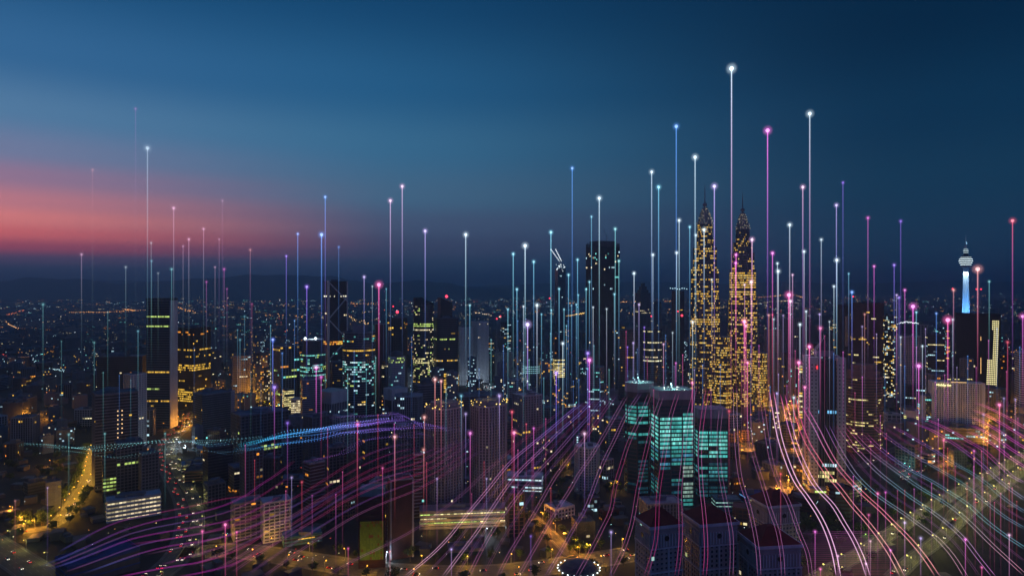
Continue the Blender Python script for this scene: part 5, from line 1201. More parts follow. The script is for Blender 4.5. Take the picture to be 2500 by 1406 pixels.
# the smaller mid-distance blocks past the three hundred that show largest
mid = MB(); mw = MB(); nmid = 0
for it in range(6000):
    if nmid > 620: break
    D = rf.uniform(980, 2500); px = rf.uniform(-20, 2520); x_ = (px - CX) / FL * D; r = rf.uniform(6, 12)
    if near_road(x_, D, r * .8 + 1) or any((a - x_) ** 2 + (b - D) ** 2 < ((c * .7 + r) ** 2) for a, b, c in FOOT): continue
    h = rf.choice((10, 14, 20, 26, 34, 46, 60, 80)) * rf.uniform(.8, 1.2)
    if px < 420: h = min(h, 26)
    if D < 1350: h = min(h, 22 if 900 < px < 1300 else 34)
    yw = rf.uniform(-.6, .6) - math.atan2(x_, D); w = 2 * r; d = 2 * r * rf.uniform(.6, 1); nmid += 1
    mid.box(x_, D, 0, w, d, h, yw); mid.box(x_ + rf.uniform(-2, 2), D, h, w * .4, d * .4, 3, yw)
    FOOT.append((x_, D, r)); cc = rf.choice(((Y, O), (W, C), (T, C), (Y, W), (C, C), (O, Y))); pr = rf.choice((.04, .08, .15, .25)) * (.5 if px < 500 else 1)
    c_, s_ = math.cos(yw), math.sin(yw)
    for (ln, dx, dy, nx, ny) in ((w, c_, s_, s_ * (d / 2 + .1), -c_ * (d / 2 + .1)), (d, -s_, c_, c_ * (w / 2 + .1), s_ * (w / 2 + .1)), (d, s_, -c_, -c_ * (w / 2 + .1), -s_ * (w / 2 + .1))):
        if nx * -x_ + ny * -D < 0: continue
        nb = int(ln / 3.4); nf = int(h / 3.6)
        for k in range(nf):
            for q in range(nb):
                if rf.random() > pr: continue
                t0 = -ln / 2 + ln * (q + .15) / nb; t1 = -ln / 2 + ln * (q + .85) / nb; z0 = k * 3.6 + 1; g_ = sc(rf.choice(cc), rf.uniform(.4, 1.5))
                mw.quad((x_ + nx + dx * t0, D + ny + dy * t0, z0), (x_ + nx + dx * t1, D + ny + dy * t1, z0), (x_ + nx + dx * t1, D + ny + dy * t1, z0 + 2), (x_ + nx + dx * t0, D + ny + dy * t0, z0 + 2), g_)
o = mid.build('small_midtown_buildings', M_MID); tag(o, 'hundreds of smaller blocks crowded between the named towers', 'buildings', kind='stuff')
mo = mw.build('lit_window', M_GLOW, o, 'stuff', attr=True)
# thousands more, too small to pick apart
M_FAR = solid('far_building', (.10, .105, .12), var=.35, scale=.02)
far = MB(); fl = MB()
for it in range(3600):
    D = 2400 + 9000 * rf.random() ** 1.6; px = rf.uniform(-60, 2560); x_ = (px - CX) / FL * D; r = rf.uniform(9, 24) * (1 + D / 9000)
    h = rf.choice((10, 14, 20, 30, 45, 70)) * rf.uniform(.7, 1.3)
    if px < 900: h *= .55
    if D > 3200: h *= .5
    if px > 1250: h *= 1.25
    if any((a - x_) ** 2 + (b - D) ** 2 < (c + r) ** 2 for a, b, c in FOOT[:HERO_N]): continue
    far.box(x_, D, 0, 2 * r, 2 * r * rf.uniform(.5, 1), h, rf.uniform(0, 3))
    if rf.random() < .35:
        cc = rf.choice((Y, W, C, T, O)); s = D / 1100 * .55; y0 = D - r * 1.45
        for k in range(rf.choice((2, 4, 7, 12))):
            xx = x_ + rf.uniform(-r, r); zz_ = rf.uniform(2, h); q = s * rf.uniform(.5, 1.2)
            fl.quad((xx, y0, zz_), (xx + q, y0, zz_), (xx + q, y0, zz_ + q * .8), (xx, y0, zz_ + q * .8), sc(cc, rf.uniform(.5, 2.2)))
o = far.build('distant_buildings', M_FAR); tag(o, 'thousands of tiny distant buildings spread to the horizon', 'buildings', kind='stuff')
o = fl.build('distant_windows', M_GLOW, attr=True); tag(o, 'scattered lit windows of the distant buildings', 'windows', kind='stuff')
# distant street lights: strings and clusters as the photo shows them
dl = MB()
def dot(x, y, z, c, k, s=1.0):
    r = y / 1629 * .95 * s; dl.ball((x, y, z), r, 5, 3, sc(c, k))
AMB = (1, .42, .12)
def string(pix, n, c, k, s=1.0, jit=1.2):
    for q in range(n):
        t = q / max(n - 1, 1) * (len(pix) - 1); i = min(int(t), len(pix) - 2); f = t - i; px = pix[i][0] * (1 - f) + pix[i + 1][0] * f + rf.uniform(-jit, jit); py = pix[i][1] * (1 - f) + pix[i + 1][1] * f + rf.uniform(-jit, jit) * .5
        x, y, z = ground(px, py, 8); dot(x, y, z, c, 1.9 * k * rf.choice((.35, .6, 1, 1.4)), s)
string([(170, 762), (260, 762), (372, 756)], 40, AMB, 1.2); string([(300, 755), (330, 757)], 12, AMB, 1.6); string([(430, 750), (475, 762)], 26, AMB, 1.4, jit=4); string([(550, 745), (590, 752)], 12, AMB, 1)
string([(12, 782), (22, 792), (40, 800), (70, 806), (78, 800)], 44, (1, .5, .2), .9); string([(18, 770), (60, 756)], 26, (1, .25, .1), .8, jit=4); string([(0, 860), (20, 872), (45, 892), (60, 902)], 26, (1, .1, .08), 1.1, jit=3); string([(75, 878), (130, 900), (160, 905)], 30, C, .8, jit=4)
string([(1250, 700), (1340, 712)], 8, AMB, 1.2); string([(1382, 772), (1428, 764)], 26, (1, .6, .15), 1.5); string([(1380, 740), (1430, 742)], 20, AMB, 1.2); string([(1510, 738), (1560, 735)], 24, AMB, 1.6); string([(1605, 738), (1640, 736)], 14, AMB, 1.6, jit=3); string([(1762, 752), (1780, 742)], 14, (1, .7, .3), 1.5, jit=3)
string([(1850, 726), (1900, 722), (1930, 718), (1960, 726)], 50, AMB, 1.7); string([(1848, 742), (1885, 736), (1925, 734)], 26, (1, .75, .35), 1.2); string([(1905, 704), (1945, 712)], 16, AMB, 1.3)
string([(850, 740), (930, 742)], 28, AMB, 1.3, jit=4); string([(850, 774), (900, 790)], 26, (1, .6, .2), 1.3, jit=7); string([(700, 716), (760, 722)], 26, (1, .8, .7), .8, jit=3); string([(1000, 740), (1056, 745)], 12, (.9, 1, .8), 1); string([(1160, 762), (1220, 774)], 22, (1, .8, .5), 1.2, jit=3)
string([(650, 768), (760, 775)], 22, AMB, 1.0, jit=6); string([(1158, 723), (1180, 726)], 18, (1, .7, .2), 1.2, jit=2); string([(2430, 706), (2462, 704)], 18, (1, .6, .3), 1.3, jit=2); string([(2044, 708), (2075, 712)], 8, AMB, 1.4)
string([(0, 900), (60, 940), (120, 960), (130, 975)], 12, (1, .3, .1), .7, jit=5)
# general speckle, denser towards the horizon
for it in range(7500):
    py = 706 + 190 * rf.random() ** 1.9; px = rf.uniform(-20, 2520)
    dens = .35 if px < 500 else (.7 if px < 1250 else 1)
    if py > 770: dens *= .55
    n1 = math.sin(px * .021) + math.sin(px * .0071 + py * .05) + math.sin(py * .21 + px * .003)
    if rf.random() > dens * (.55 + .25 * n1): continue
    zt = rf.uniform(4, 45); x, y, z = ground(px, py, zt); c = rf.choice((AMB, AMB, (1, .65, .3), (1, .85, .6), (.75, .9, 1), (.6, .85, 1), (.45, .9, .9), (1, .15, .1)) if px > 400 else (AMB, (1, .85, .6), (.75, .9, 1), (.5, .85, .95)))
    dot(x, y, z, c, rf.choice((.4, .7, 1.1, 1.8, 2.8)) * (1 if px > 500 else .75), rf.uniform(.5, .95))
o = dl.build('distant_lights', M_GLOW, attr=True); tag(o, 'strings and specks of distant street lights below the horizon', 'lights', kind='stuff')
# small lights among the nearer blocks: wall lamps, signs and doorways
nl = MB()
for it in range(2600):
    px = rf.uniform(0, 2500); py = 880 + 500 * rf.random() ** 1.3
    if px > 1990 and py > 1140: continue
    dens = .35 if px < 520 else .8
    n1 = math.sin(px * .017 + 1) * math.sin(py * .031 + px * .004)
    if rf.random() > dens * (.45 + .5 * n1): continue
    x, y, z = ground(px, py, rf.uniform(3, 9)); c = rf.choice((AMB, (1, .7, .25), (1, .9, .5), (.75, .92, 1), (.4, .9, .85), (1, .1, .08)))
    nl.ball((x, y, z), y / 1629 * rf.uniform(.4, .95), 5, 3, sc(c, rf.choice((.5, 1, 1.8, 3))))
o = nl.build('small_lights', M_GLOW, attr=True); tag(o, 'countless small wall lamps and doorway lights among the streets', 'lights', kind='stuff')
# low clutter between the blocks: sheds, walls, canopies
cl = MB()
for it in range(1800):
    D = rf.uniform(560, 2300); px = rf.uniform(-20, 2520); x_ = (px - CX) / FL * D; r = rf.uniform(3, 9)
    if near_road(x_, D, r + 3) or near_foot(x_, D, r * .5): continue
    if px > 1960 and D < 900 and rf.random() < .75: continue
    cl.box(x_, D, 0, 2 * r, 2 * r * rf.uniform(.4, 1), rf.uniform(3, 8), rf.uniform(0, 3))
o = cl.build('low_sheds', M_DARK); tag(o, 'low sheds and annexes crowded between the larger buildings', 'sheds', kind='stuff')
# red aviation lamps
for (px, py, D) in ((1342, 728, 2600), (1655, 760, 1990), (2326, 705, 2600), (2384, 706, 2600), (2395, 706, 2600), (2083, 724, 1600), (1222, 772, 2000), (1213, 778, 1900), (1590, 772, 2000), (960, 748, 2400)):
    x, y, z = at(px, py, D); t = thing('aviation_mast', 'thin roof mast with a red aviation lamp, %s' % ' '.join(vlabel(px, D)), 'mast', (x, y, 0), 0, 'red aviation lamps')
    m = MB(); m.bar((0, 0, 0), (0, 0, z), 1.0, 5, r2=.4); m.build('pole', M_STEEL, t); beacon(t, 0, 0, z, D / 1629 * 1.9, (1, .04, .08), 2.5)
# ------------------------------------------------------------------ luminous beams: a thin shaft of light under a glowing orb
WH = (.70, .88, 1); CY = (.28, .78, 1); BL = (.14, .36, 1); VI = (.36, .18, 1); MG = (1, .20, .85); PK = (1, .16, .50); RD = (1, .12, .20); SA = (1, .42, .40); LI = (.62, .48, 1); TL = (.30, .80, .85); DP = (.14, .25, 1); PW = (.95, .56, .85)
NAMES = {WH: 'white', CY: 'cyan', BL: 'blue', VI: 'violet', MG: 'magenta', PK: 'hot pink', RD: 'red', SA: 'salmon', LI: 'lilac', TL: 'teal', DP: 'deep blue', PW: 'pinkish white'}
# px, py of the orb, orb radius px, orb colour, colour at the foot, brightness
BEAMS = [
 (199,621,4,PW,TL,.45),(226,415,4.5,SA,TL,.22),(307,652,3.5,WH,TL,.35),(331,266,4,MG,TL,.20),(360,362,6.5,WH,CY,.7),(369,593,3.5,WH,TL,.35),(370,637,3,CY,TL,.4),(386,667,3,WH,TL,.25),(419,657,4,TL,TL,.5),(424,508,5,PW,TL,.6),(447,601,3,PW,TL,.4),(461,584,4,PW,TL,.55),
 (497,559,4,PW,TL,.5),(535,584,3,PW,VI,.3),(543,490,3.5,PW,VI,.22),(504,688,3,MG,TL,.4),(525,652,3,PW,TL,.35),(547,657,4,MG,TL,.45),(611,610,4,SA,VI,.4),(105,743,4,TL,TL,.4),(263,762,2.5,TL,TL,.3),(150,833,2,TL,TL,.25),(230,836,3,TL,TL,.35),(337,808,3,CY,TL,.45),(615,742,2.5,PK,TL,.35),(554,705,2.5,MG,TL,.3),
 (699,625,3,VI,BL,.6),(727,571,3.5,BL,BL,.7),(785,573,6,BL,DP,1.0),(794,481,4,BL,VI,.75),(827,603,3.5,BL,BL,.3),(749,700,4.5,VI,DP,.8),(889,676,4,LI,BL,.6),(909,699,2.5,WH,BL,.35),(925,695,7,PK,PK,1.1),(943,705,2,CY,BL,.35),(953,490,5,PW,BL,.75),(982,455,5,PW,BL,.75),(1038,564,5,LI,BL,.85),(1137,573,5.5,WH,CY,.9),
 (666,829,4.5,DP,DP,.9),(689,862,2.5,BL,BL,.4),(772,897,5.5,MG,MG,.8),(597,772,2.5,CY,BL,.35),(580,805,2,CY,BL,.3),(586,829,3,CY,BL,.4),(719,782,2,BL,BL,.35),(1147,745,3,CY,BL,.6),(1240,755,3,CY,CY,.6),
 (1253,620,4,CY,CY,.8),(1282,600,6,WH,CY,1.1),(1303,639,4,CY,BL,.75),(1345,567,4.5,CY,CY,.9),(1397,411,4.5,BL,BL,.8),(1410,634,3.5,CY,BL,.7),(1444,529,3,CY,BL,.55),(1463,484,5.5,WH,CY,.95),(1502,559,4,TL,CY,.7),(1262,706,3.5,CY,BL,.7),(1365,705,3,CY,BL,.7),(1388,671,3.5,CY,BL,.7),
 (1431,706,3,CY,BL,.6),(1439,688,3,CY,BL,.6),(1500,718,3,CY,LI,.6),(1511,637,3.5,TL,BL,.7),(1548,667,4,WH,LI,.85),(1311,745,5,WH,LI,.8),(1288,792,7,LI,VI,1.15),(1278,748,3,WH,BL,.6),(1407,743,2.5,CY,BL,.55),(1377,755,2.5,CY,BL,.55),(1346,757,2.5,CY,BL,.55),(1448,750,2.5,WH,LI,.55),(1481,754,2.5,WH,LI,.5),
 (1560,743,3,LI,BL,.55),(1322,767,2.5,CY,BL,.5),(1374,838,4,WH,CY,.8),(1435,862,5,VI,VI,.7),(1439,879,6,MG,VI,.95),(1358,910,5,VI,DP,1.0),(1383,795,2,CY,BL,.45),(1412,720,2.5,CY,CY,.45),(1395,745,2,CY,BL,.4),
 (1594,622,4,WH,BL,.8),(1652,617,4,WH,CY,.8),(1658,538,4.5,WH,CY,.85),(1684,554,3.5,CY,BL,.7),(1699,574,3.5,WH,BL,.7),(1719,561,5,WH,BL,.9),(1738,683,3,WH,VI,.5),(1591,420,5,WH,BL,.85),(1608,457,5,CY,BL,.9),(1651,309,6,BL,BL,1.0),(1697,384,6,WH,CY,1.0),(1744,455,6,LI,VI,1.0),(1786,168,8,WH,MG,1.25),
 (1874,319,7,MG,VI,1.1),(1977,278,6.5,WH,MG,1.0),(1797,622,4,MG,PK,.9),(1796,642,4,MG,PK,.8),(1836,585,5,PW,MG,.95),(1834,688,4.5,PW,MG,.95),(1818,695,3,PW,PK,.6),(1817,785,6,PK,PK,1.15),(1821,795,4,PK,PK,1.0),(1691,786,4,WH,WH,.65),(1642,812,2.5,WH,BL,.4),(1546,837,3,LI,BL,.5),(1620,840,3,PW,MG,.5),(1573,799,2.5,VI,BL,.45),(1532,847,2.5,VI,VI,.45),(1825,885,4,PK,PK,.95),(1650,886,2.5,MG,PK,.5),
 (1886,618,4.5,MG,PK,.85),(1898,643,3.5,WH,MG,.7),(1900,662,5,WH,PW,.8),(1928,549,5,WH,PW,.85),(1935,671,3,PW,MG,.6),(1926,720,7,PK,PK,1.25),(1930,735,4.5,PW,MG,.9),(1960,457,5,PW,VI,.85),(1963,614,4,WH,MG,.8),(2005,585,4,WH,LI,.6),(2042,501,4.5,LI,BL,.8),(2043,635,5,WH,CY,.9),(2036,699,3.5,WH,CY,.7),(2058,446,3.5,VI,BL,.5),(2072,668,2.5,CY,VI,.45),(2080,713,4.5,BL,VI,.75),
 (2119,532,4,MG,LI,.5),(2134,650,3.5,MG,VI,.6),(2199,540,4,VI,VI,.45),(2183,647,4,VI,BL,.6),(2189,720,3,LI,BL,.5),(2195,726,3.5,VI,BL,.55),(2209,708,3.5,MG,BL,.6),(2229,748,6.5,MG,MG,1.05),(2237,762,3,CY,BL,.6),(2286,765,3,BL,DP,.6),(2314,781,7.5,PK,MG,1.15),(2328,708,4,SA,VI,.5),(2387,657,7.5,SA,PK,1.0),(2415,687,3,TL,TL,.45),(2472,539,5.5,RD,VI,.8),
 (1968,760,3,WH,LI,.7),(1953,792,4,WH,LI,.8),(1976,846,5.5,PK,PK,1.0),(1950,885,5.5,PK,PK,1.0),(2001,767,3,LI,LI,.5),(2003,801,5,PK,PK,.55),(2025,785,2.5,WH,LI,.4),(2111,767,3,SA,LI,.35),(2105,797,2.5,LI,LI,.35),(2199,823,2.5,WH,LI,.5),(2243,893,6,MG,MG,.9),(2252,845,3,WH,VI,.6),(2326,780,3,WH,LI,.45),(2460,835,4,RD,MG,.4),(2497,772,6,MG,MG,.6),(1877,769,3,SA,RD,.5),(1886,768,2.5,RD,RD,.5),(1889,779,3,WH,LI,.4),(1912,770,2.5,LI,LI,.35),
 (1036,1018,6,SA,RD,.75),(1034,1097,5,SA,RD,.55),(1148,1057,6,MG,PK,.75),(1137,1010,5,LI,VI,.5),(1219,966,5,LI,LI,.5),(1126,966,4,CY,LI,.4),(1062,926,5,SA,RD,.8),(1077,930,4,SA,RD,.7),(1255,1056,7,PK,RD,1.0),(1250,1005,5,RD,RD,.7),(1303,1045,4,MG,PK,.6),(1285,1035,3,RD,PK,.45),(964,1066,6,SA,RD,.8),(873,1035,6,PK,RD,.7),(702,1032,5.5,VI,PK,.5),(670,945,6,VI,PK,.6),(784,920,5,MG,PK,.4),(1427,1058,6,PW,VI,.75),
 (550,1280,6,PK,PK,.9),(494,1296,4.5,PK,RD,.7),(578,1298,3.5,PK,RD,.7),(168,1060,4,TL,TL,.35),(256,1058,3,TL,TL,.4),(403,1058,3,TL,TL,.35),(116,1190,3,LI,VI,.35),(37,1222,3,SA,RD,.3),(1492,1298,5,LI,VI,.6),(1296,1308,4,VI,VI,.4),(1102,1340,4,LI,MG,.6),(1067,1168,3.5,LI,PK,.45),(1188,1168,3.5,LI,LI,.4),(952,1345,3.5,RD,RD,.5),(850,1338,3.5,PK,RD,.5),(739,1416,4,RD,RD,.5),(712,1165,4,LI,LI,.45),(737,1176,4,RD,RD,.4),(934,1142,4,PK,RD,.5),
 (1990,1297,4.5,MG,MG,.7),(2003,1388,4.5,PK,PK,.7),(2046,1356,4,PW,MG,.6),(2114,1375,4.5,PW,MG,.6),(2143,1204,5,PK,MG,.7),(2162,1201,3.5,MG,MG,.5),(2121,1256,4,PK,MG,.5),(2125,1320,4,PW,MG,.5),(2209,1275,5,LI,MG,.6),(2248,1313,5,LI,MG,.6),(2174,1342,4,MG,MG,.6),(2357,1316,5,MG,MG,.7),(2464,1305,4.5,PW,MG,.7),(2397,1384,4,PK,MG,.6),(2304,1074,5,PK,MG,.6),(2440,988,5.5,PK,MG,.7),(2401,1012,3.5,LI,LI,.35),(2451,972,3,LI,LI,.3),(2479,975,3,LI,MG,.35),(2378,1100,4,MG,MG,.5),(1906,1156,4,RD,PK,.6),(1780,1003,5,RD,PK,.5),(1690,934,4,PK,PK,.7),(1938,970,4,WH,LI,.55),(1897,960,3.5,LI,MG,.5),(1965,945,4,PK,PK,.8)]
rb = random.Random(21); RKB = {}
def lerp3(a, b, t): return tuple(a[i] * (1 - t) + b[i] * t for i in range(3))
def beam(px, py, rp, ct, cb, k, label, D=None):
    if D is None:
        if py < 700: D = rb.uniform(1010, 1180)
        elif py < 900: D = rb.uniform(820, 1000) if not 1960 < px < 2060 else rb.uniform(690, 770)
        elif py < 1000: D = rb.uniform(640, 700) if px > 600 else rb.uniform(720, 800)
        elif py < 1150: D = rb.uniform(560, 630)
        else: D = rb.uniform(430, 520)
    if py > 1000: rp *= .7; k *= .8
    elif px < 650: k *= .6; rp *= .78
    else: rp *= .80; k *= 1.12
    X, Yy, Z = at(px, py, D); u = D / FL
    t = thing('light_beam', label, 'light beam', (X, Yy, 0), 0, 'beams of light rising over the city')
    segs = 16; rcore = u * (.42 + .06 * rp); rgl = u * (1.9 + .42 * rp)
    zb = max(0.0, Z - (max(260, (970 if px > 1180 else 930) - py) if py < 700 else (290 if py < 900 else 240)) * u)
    for name, rr, n, kk, mat in (('shaft', rcore, 6, .50, M_BEAM), ('shaft_glow', rgl, 10, .075, M_HALO)):
        m = MB(); m.vc = []
        for q in range(segs + 1):
            f = q / segs; z = zb + (Z - zb) * f; c = lerp3(cb, ct, f ** 1.5); a = (f ** 1.1) * (.25 + .75 * f) * kk * k
            for j in range(n):
                an = 2 * PI * j / n; m.v.append((rr * math.cos(an), rr * math.sin(an), z)); m.vc.append((c[0] * a, c[1] * a, c[2] * a))
        for q in range(segs):
            for j in range(n):
                j2 = (j + 1) % n; m.f.append((q * n + j, q * n + j2, (q + 1) * n + j2, (q + 1) * n + j)); m.c.append((0, 0, 0))
        m.build(name, mat, t, attr=True, smooth=True)
    m = MB(); core = lerp3(ct, (1, 1, 1), .25 if k > .6 else .05); m.ball((0, 0, Z), u * rp * .80, 14, 8, sc(core, .5 * k)); m.build('orb', M_BEAM, t, attr=True, smooth=True)
    m = MB(); m.ball((0, 0, Z), u * rp * 2.7, 18, 12, sc(ct, .22 * k)); m.build('orb_halo', M_HALO, t, attr=True, smooth=True)
    if k > .52 and (py > 740 or k > .9): point_light('orb_light', (0, 0, Z), (9000 if py > 1000 else 9000) * k * k, ct, t, r=u * rp)
def beam_label(px, py, rp, ct, k):
    b = min(REL, key=lambda q: abs(q[0] - px)); rel = 'left of' if px < b[0] - 14 else ('right of' if px > b[0] + 14 else 'over')
    hgt = 'very tall' if py < 420 else ('tall' if py < 620 else ('mid-height' if py < 760 else ('short' if py < 1000 else 'low foreground')))
    big = 'bright ' if k > .9 else ('faint ' if k < .42 else '')
    return '%s %s%s light beam %s the %s' % (hgt, big, NAMES[ct], rel, b[1])
labs = {}
for bm in BEAMS: labs.setdefault(beam_label(bm[0], bm[1], bm[2], bm[3], bm[5]), []).append(bm)
for lb, bs in labs.items():
    bs.sort(key=lambda b: b[0]); ordn = ('leftmost', 'rightmost') if len(bs) == 2 else ('leftmost', 'second from left', 'third from left', 'fourth from left', 'fifth from left', 'sixth from left', 'seventh from left')
    for k, b in enumerate(bs): beam(*b, lb if len(bs) == 1 else ordn[min(k, len(ordn) - 1)] + ' ' + lb)
# many faint hair-thin beams without a visible orb
FB = [1250 + 13.7 * k for k in range(34)]
k = 0
thin = []
for px in [252, 290, 318, 470, 612, 640, 660, 850, 868, 893, 922, 1005, 1090, 1170, 1200, 1232] + [1262 + 17.3 * q for q in range(14)] + [1530 + 23 * q for q in range(20)] + [2010 + 25 * q for q in range(20)]:
    px += rb.uniform(-5, 5); py = rb.uniform(780, 960); c = (TL, CY, BL)[rb.randrange(3)] if px < 1500 else (BL, LI, MG, PK)[rb.randrange(4)]
    thin.append((px, py, c, rb.uniform(.22, .42)))
for px in [600, 622, 700, 760, 800, 873, 925, 965, 1010, 1040, 1230, 1255, 1262, 1150, 820, 840, 1180, 1300, 1330, 1345] + [2000 + q * 21 for q in range(24)] + [2380 + q * 15 for q in range(8)]:
    px += rb.uniform(-4, 4); py = rb.uniform(1010, 1230)
    if 1955 < px < 2075: continue
    c = (RD, PK, MG)[rb.randrange(3)]; thin.append((px, py, c, rb.uniform(.3, .6)))
for i, (px, py, c, k_) in enumerate(sorted(thin)):
    b = min(REL, key=lambda q: abs(q[0] - px)); lb = 'hair-thin %s light beam %s the %s' % (NAMES[c], 'in front of' if abs(b[0] - px) < 14 else ('left of' if px < b[0] else 'right of'), b[1])
    beam(px, py, 1.6, c, c, k_, lb + (', in the lower foreground' if py > 1000 else ', above the roofs'))
# ------------------------------------------------------------------ flowing ribbons of light, a pair of strands each, 150 m above the streets
ZT = 150.0
def sky_at(px, py): return Vector(((px - CX) / FL * (CAM_H - ZT) * FL / (py - HY), (CAM_H - ZT) * FL / (py - HY)))
PIX = {}
def ribbon(label, pix, gap, cols, k=.5, fade=(.12, .02), rpx=.42, name='light_trail', group='flowing light trails above the city', dz=0.0):
    """pix: photo points from far to near; cols: colours along it"""
    PIX[label] = pix
    C = spline([sky_at(*p) for p in pix], 5.0); N_ = len(C); t = thing(name, label, 'light trail', (C[0].x, C[0].y, ZT + dz), 0, group)
    for s in (-1, 1):
        m = MB(); m.vc = []; n = 5
        for i, (p, d, nn) in enumerate(sides(C)):
            f = i / (N_ - 1); u = p.y / FL; q = p + nn * s * gap * u / 2; c_ = f * (len(cols) - 1); a_ = min(int(c_), len(cols) - 2); c = lerp3(cols[a_], cols[a_ + 1], c_ - a_)
            al = (.38 if k < .55 else .46) * k * min(1, f / fade[0] if fade[0] else 1) * min(1, (1 - f) / fade[1] if fade[1] else 1); rr = rpx * u * (1 + .35 * f)
            for j in range(n):
                an = 2 * PI * j / n; o = nn * math.cos(an) * rr; m.v.append((q.x + o.x - C[0].x, q.y + o.y - C[0].y, rr * math.sin(an))); m.vc.append(sc(c, al))
        for i in range(N_ - 1):
            for j in range(n):
                j2 = (j + 1) % n; m.f.append((i * n + j, i * n + j2, (i + 1) * n + j2, (i + 1) * n + j)); m.c.append((0, 0, 0))
        m.build('strand', M_TRAIL, t, attr=True, smooth=True)
    if k >= .6:
        m = MB(); m.vc = []; n = 9
        for i, (p, d, nn) in enumerate(sides(C)):
            f = i / (N_ - 1); u = p.y / FL; c_ = f * (len(cols) - 1); a_ = min(int(c_), len(cols) - 2); c = lerp3(cols[a_], cols[a_ + 1], c_ - a_)
            al = .05 * k * min(1, f / .15) ; rr = (gap * .95 + 3) * u
            for j in range(n):
                an = 2 * PI * j / n; o = nn * math.cos(an) * rr; m.v.append((p.x + o.x - C[0].x, p.y + o.y - C[0].y, rr * math.sin(an))); m.vc.append(sc(c, al))
        for i in range(N_ - 1):
            for j in range(n):
                j2 = (j + 1) % n; m.f.append((i * n + j, i * n + j2, (i + 1) * n + j2, (i + 1) * n + j)); m.c.append((0, 0, 0))
        m.build('strand_glow', M_HALO, t, attr=True, smooth=True)
z7 = lambda L_: [(1240 + a / 2.778, 900 + b / 2.778) for a, b in L_]
z8 = lambda L_: [(1860 + a / 2.778, 900 + b / 2.778) for a, b in L_]
z6 = lambda L_: [(620 + a / 2.778, 900 + b / 2.778) for a, b in L_]
z5 = lambda L_: [(a / 2.778, 900 + b / 2.778) for a, b in L_]
z2 = lambda L_: [(1420 + a / 3.905, 900 + b / 3.905) for a, b in L_]
LP = (.80, .26, .68); PV = (.48, .20, .95); RP = (.90, .06, .34); WP = (1, .55, .88); CB = (.22, .66, .85); MGc = (.85, .05, .72)
ribbon('trail ending over the round roof of the teal complex left wing, third from its left', z2([(565, 225), (430, 430), (330, 640), (190, 930), (50, 1300)]) + [(1400, 1290), (1372, 1340), (1332, 1408)], 7, [PV, LP, LP, PV], .42)
ribbon('trail crossing the left wing of the teal complex and curling down to the yellow street', z2([(650, 235), (560, 460), (450, 700), (385, 900), (320, 1120)]) + [(1492, 1242), (1470, 1290), (1442, 1345), (1407, 1408)], 8, [LP, LP, RP, LP], .42)
ribbon('trail running down between the left and front wings of the teal complex', z2([(765, 265), (690, 480), (610, 800), (545, 1100)]) + [(1556, 1200), (1546, 1260), (1536, 1300), (1516, 1355), (1489, 1408)], 8, [LP, LP, RP, LP], .42)
ribbon('trail over the tallest teal wing reaching the leftmost red roof', z2([(920, 225), (850, 450), (790, 800), (745, 1080)]) + [(1606, 1220), (1603, 1300), (1594, 1350), (1575, 1408)], 8, [RP, LP, RP, RP], .45)
ribbon('trail beginning right of the tallest teal wing roof', z2([(1090, 150), (1010, 500), (970, 850), (938, 1150)]) + [(1661, 1250), (1662, 1310), (1658, 1360), (1651, 1408)], 8, [RP, LP, LP, RP], .42)
ribbon('red-pink trail starting beside the lit left twin annex', z2([(1205, 180), (1160, 430), (1128, 760), (1140, 1100), (1165, 1350)]) + [(1722, 1290), (1724, 1350), (1720, 1408)], 8, [PK, RP, LP, RP], .55)
ribbon('faint trail over the right teal wing', z2([(1330, 380), (1308, 600), (1312, 900), (1345, 1130), (1395, 1390)]) + [(1785, 1300), (1787, 1350), (1785, 1408)], 8, [LP, LP, LP, LP], .38)
ribbon('pink trail falling from between the twin tower annexes', z7([(1540, 110), (1545, 400), (1570, 700), (1640, 950), (1690, 1200), (1705, 1410)]), 8, [RP, WP, LP, LP], .5)
ribbon('pink trail falling from the right twin tower annex', z7([(1630, 180), (1642, 450), (1672, 600), (1728, 780)]) + z8([(60, 960), (105, 1090), (135, 1250), (145, 1410)]), 8, [RP, LP, LP, LP], .45)
ribbon('long trail starting right of the twin towers, passing the amber court', z8([(0, 200), (20, 350), (60, 600), (120, 780), (180, 900), (250, 1100), (310, 1250), (333, 1410)]), 8, [RP, LP, LP, LP], .5)
ribbon('brightest pinkish white trail sweeping past the left side of the granite tower', z8([(65, 150), (90, 300), (120, 460), (170, 620), (230, 760), (300, 860), (380, 980), (440, 1100), (490, 1250), (520, 1410)]), 10, [RP, WP, WP, WP], .95, rpx=.85)
ribbon('bright magenta-white trail beginning at the interchange and passing the granite podium', z8([(140, 170), (190, 380), (240, 540), (300, 680), (370, 800), (480, 920), (560, 1050), (620, 1150), (680, 1280), (722, 1410)]), 10, [RP, LP, (1, .5, .9), WP], .85, rpx=.75)
ribbon('red glowing trail crossing the front of the granite tower', z8([(205, 180), (245, 330), (300, 480), (370, 600), (450, 720), (520, 800), (620, 930), (700, 1020), (780, 1120), (870, 1250), (955, 1410)]), 11, [RP, RP, (1, .2, .3), (1, .45, .5)], .8, rpx=.75)
ribbon('red trail just right of the granite tower dropping to the lower carriageway', z8([(285, 250), (370, 400), (430, 520), (500, 640), (600, 760), (700, 860), (800, 950), (900, 1050), (1000, 1150), (1100, 1270), (1195, 1410)]), 11, [RP, LP, (1, .22, .35), (1, .35, .45)], .7, rpx=.8)
ribbon('trail from the foot of the brown tower turning pink near the lower carriageway', z8([(440, 380), (510, 520), (570, 620), (640, 720), (740, 820), (830, 890), (950, 970), (1060, 1050), (1180, 1140), (1290, 1260), (1385, 1410)]), 10, [PV, LP, CB, (1, .4, .65)], .6)
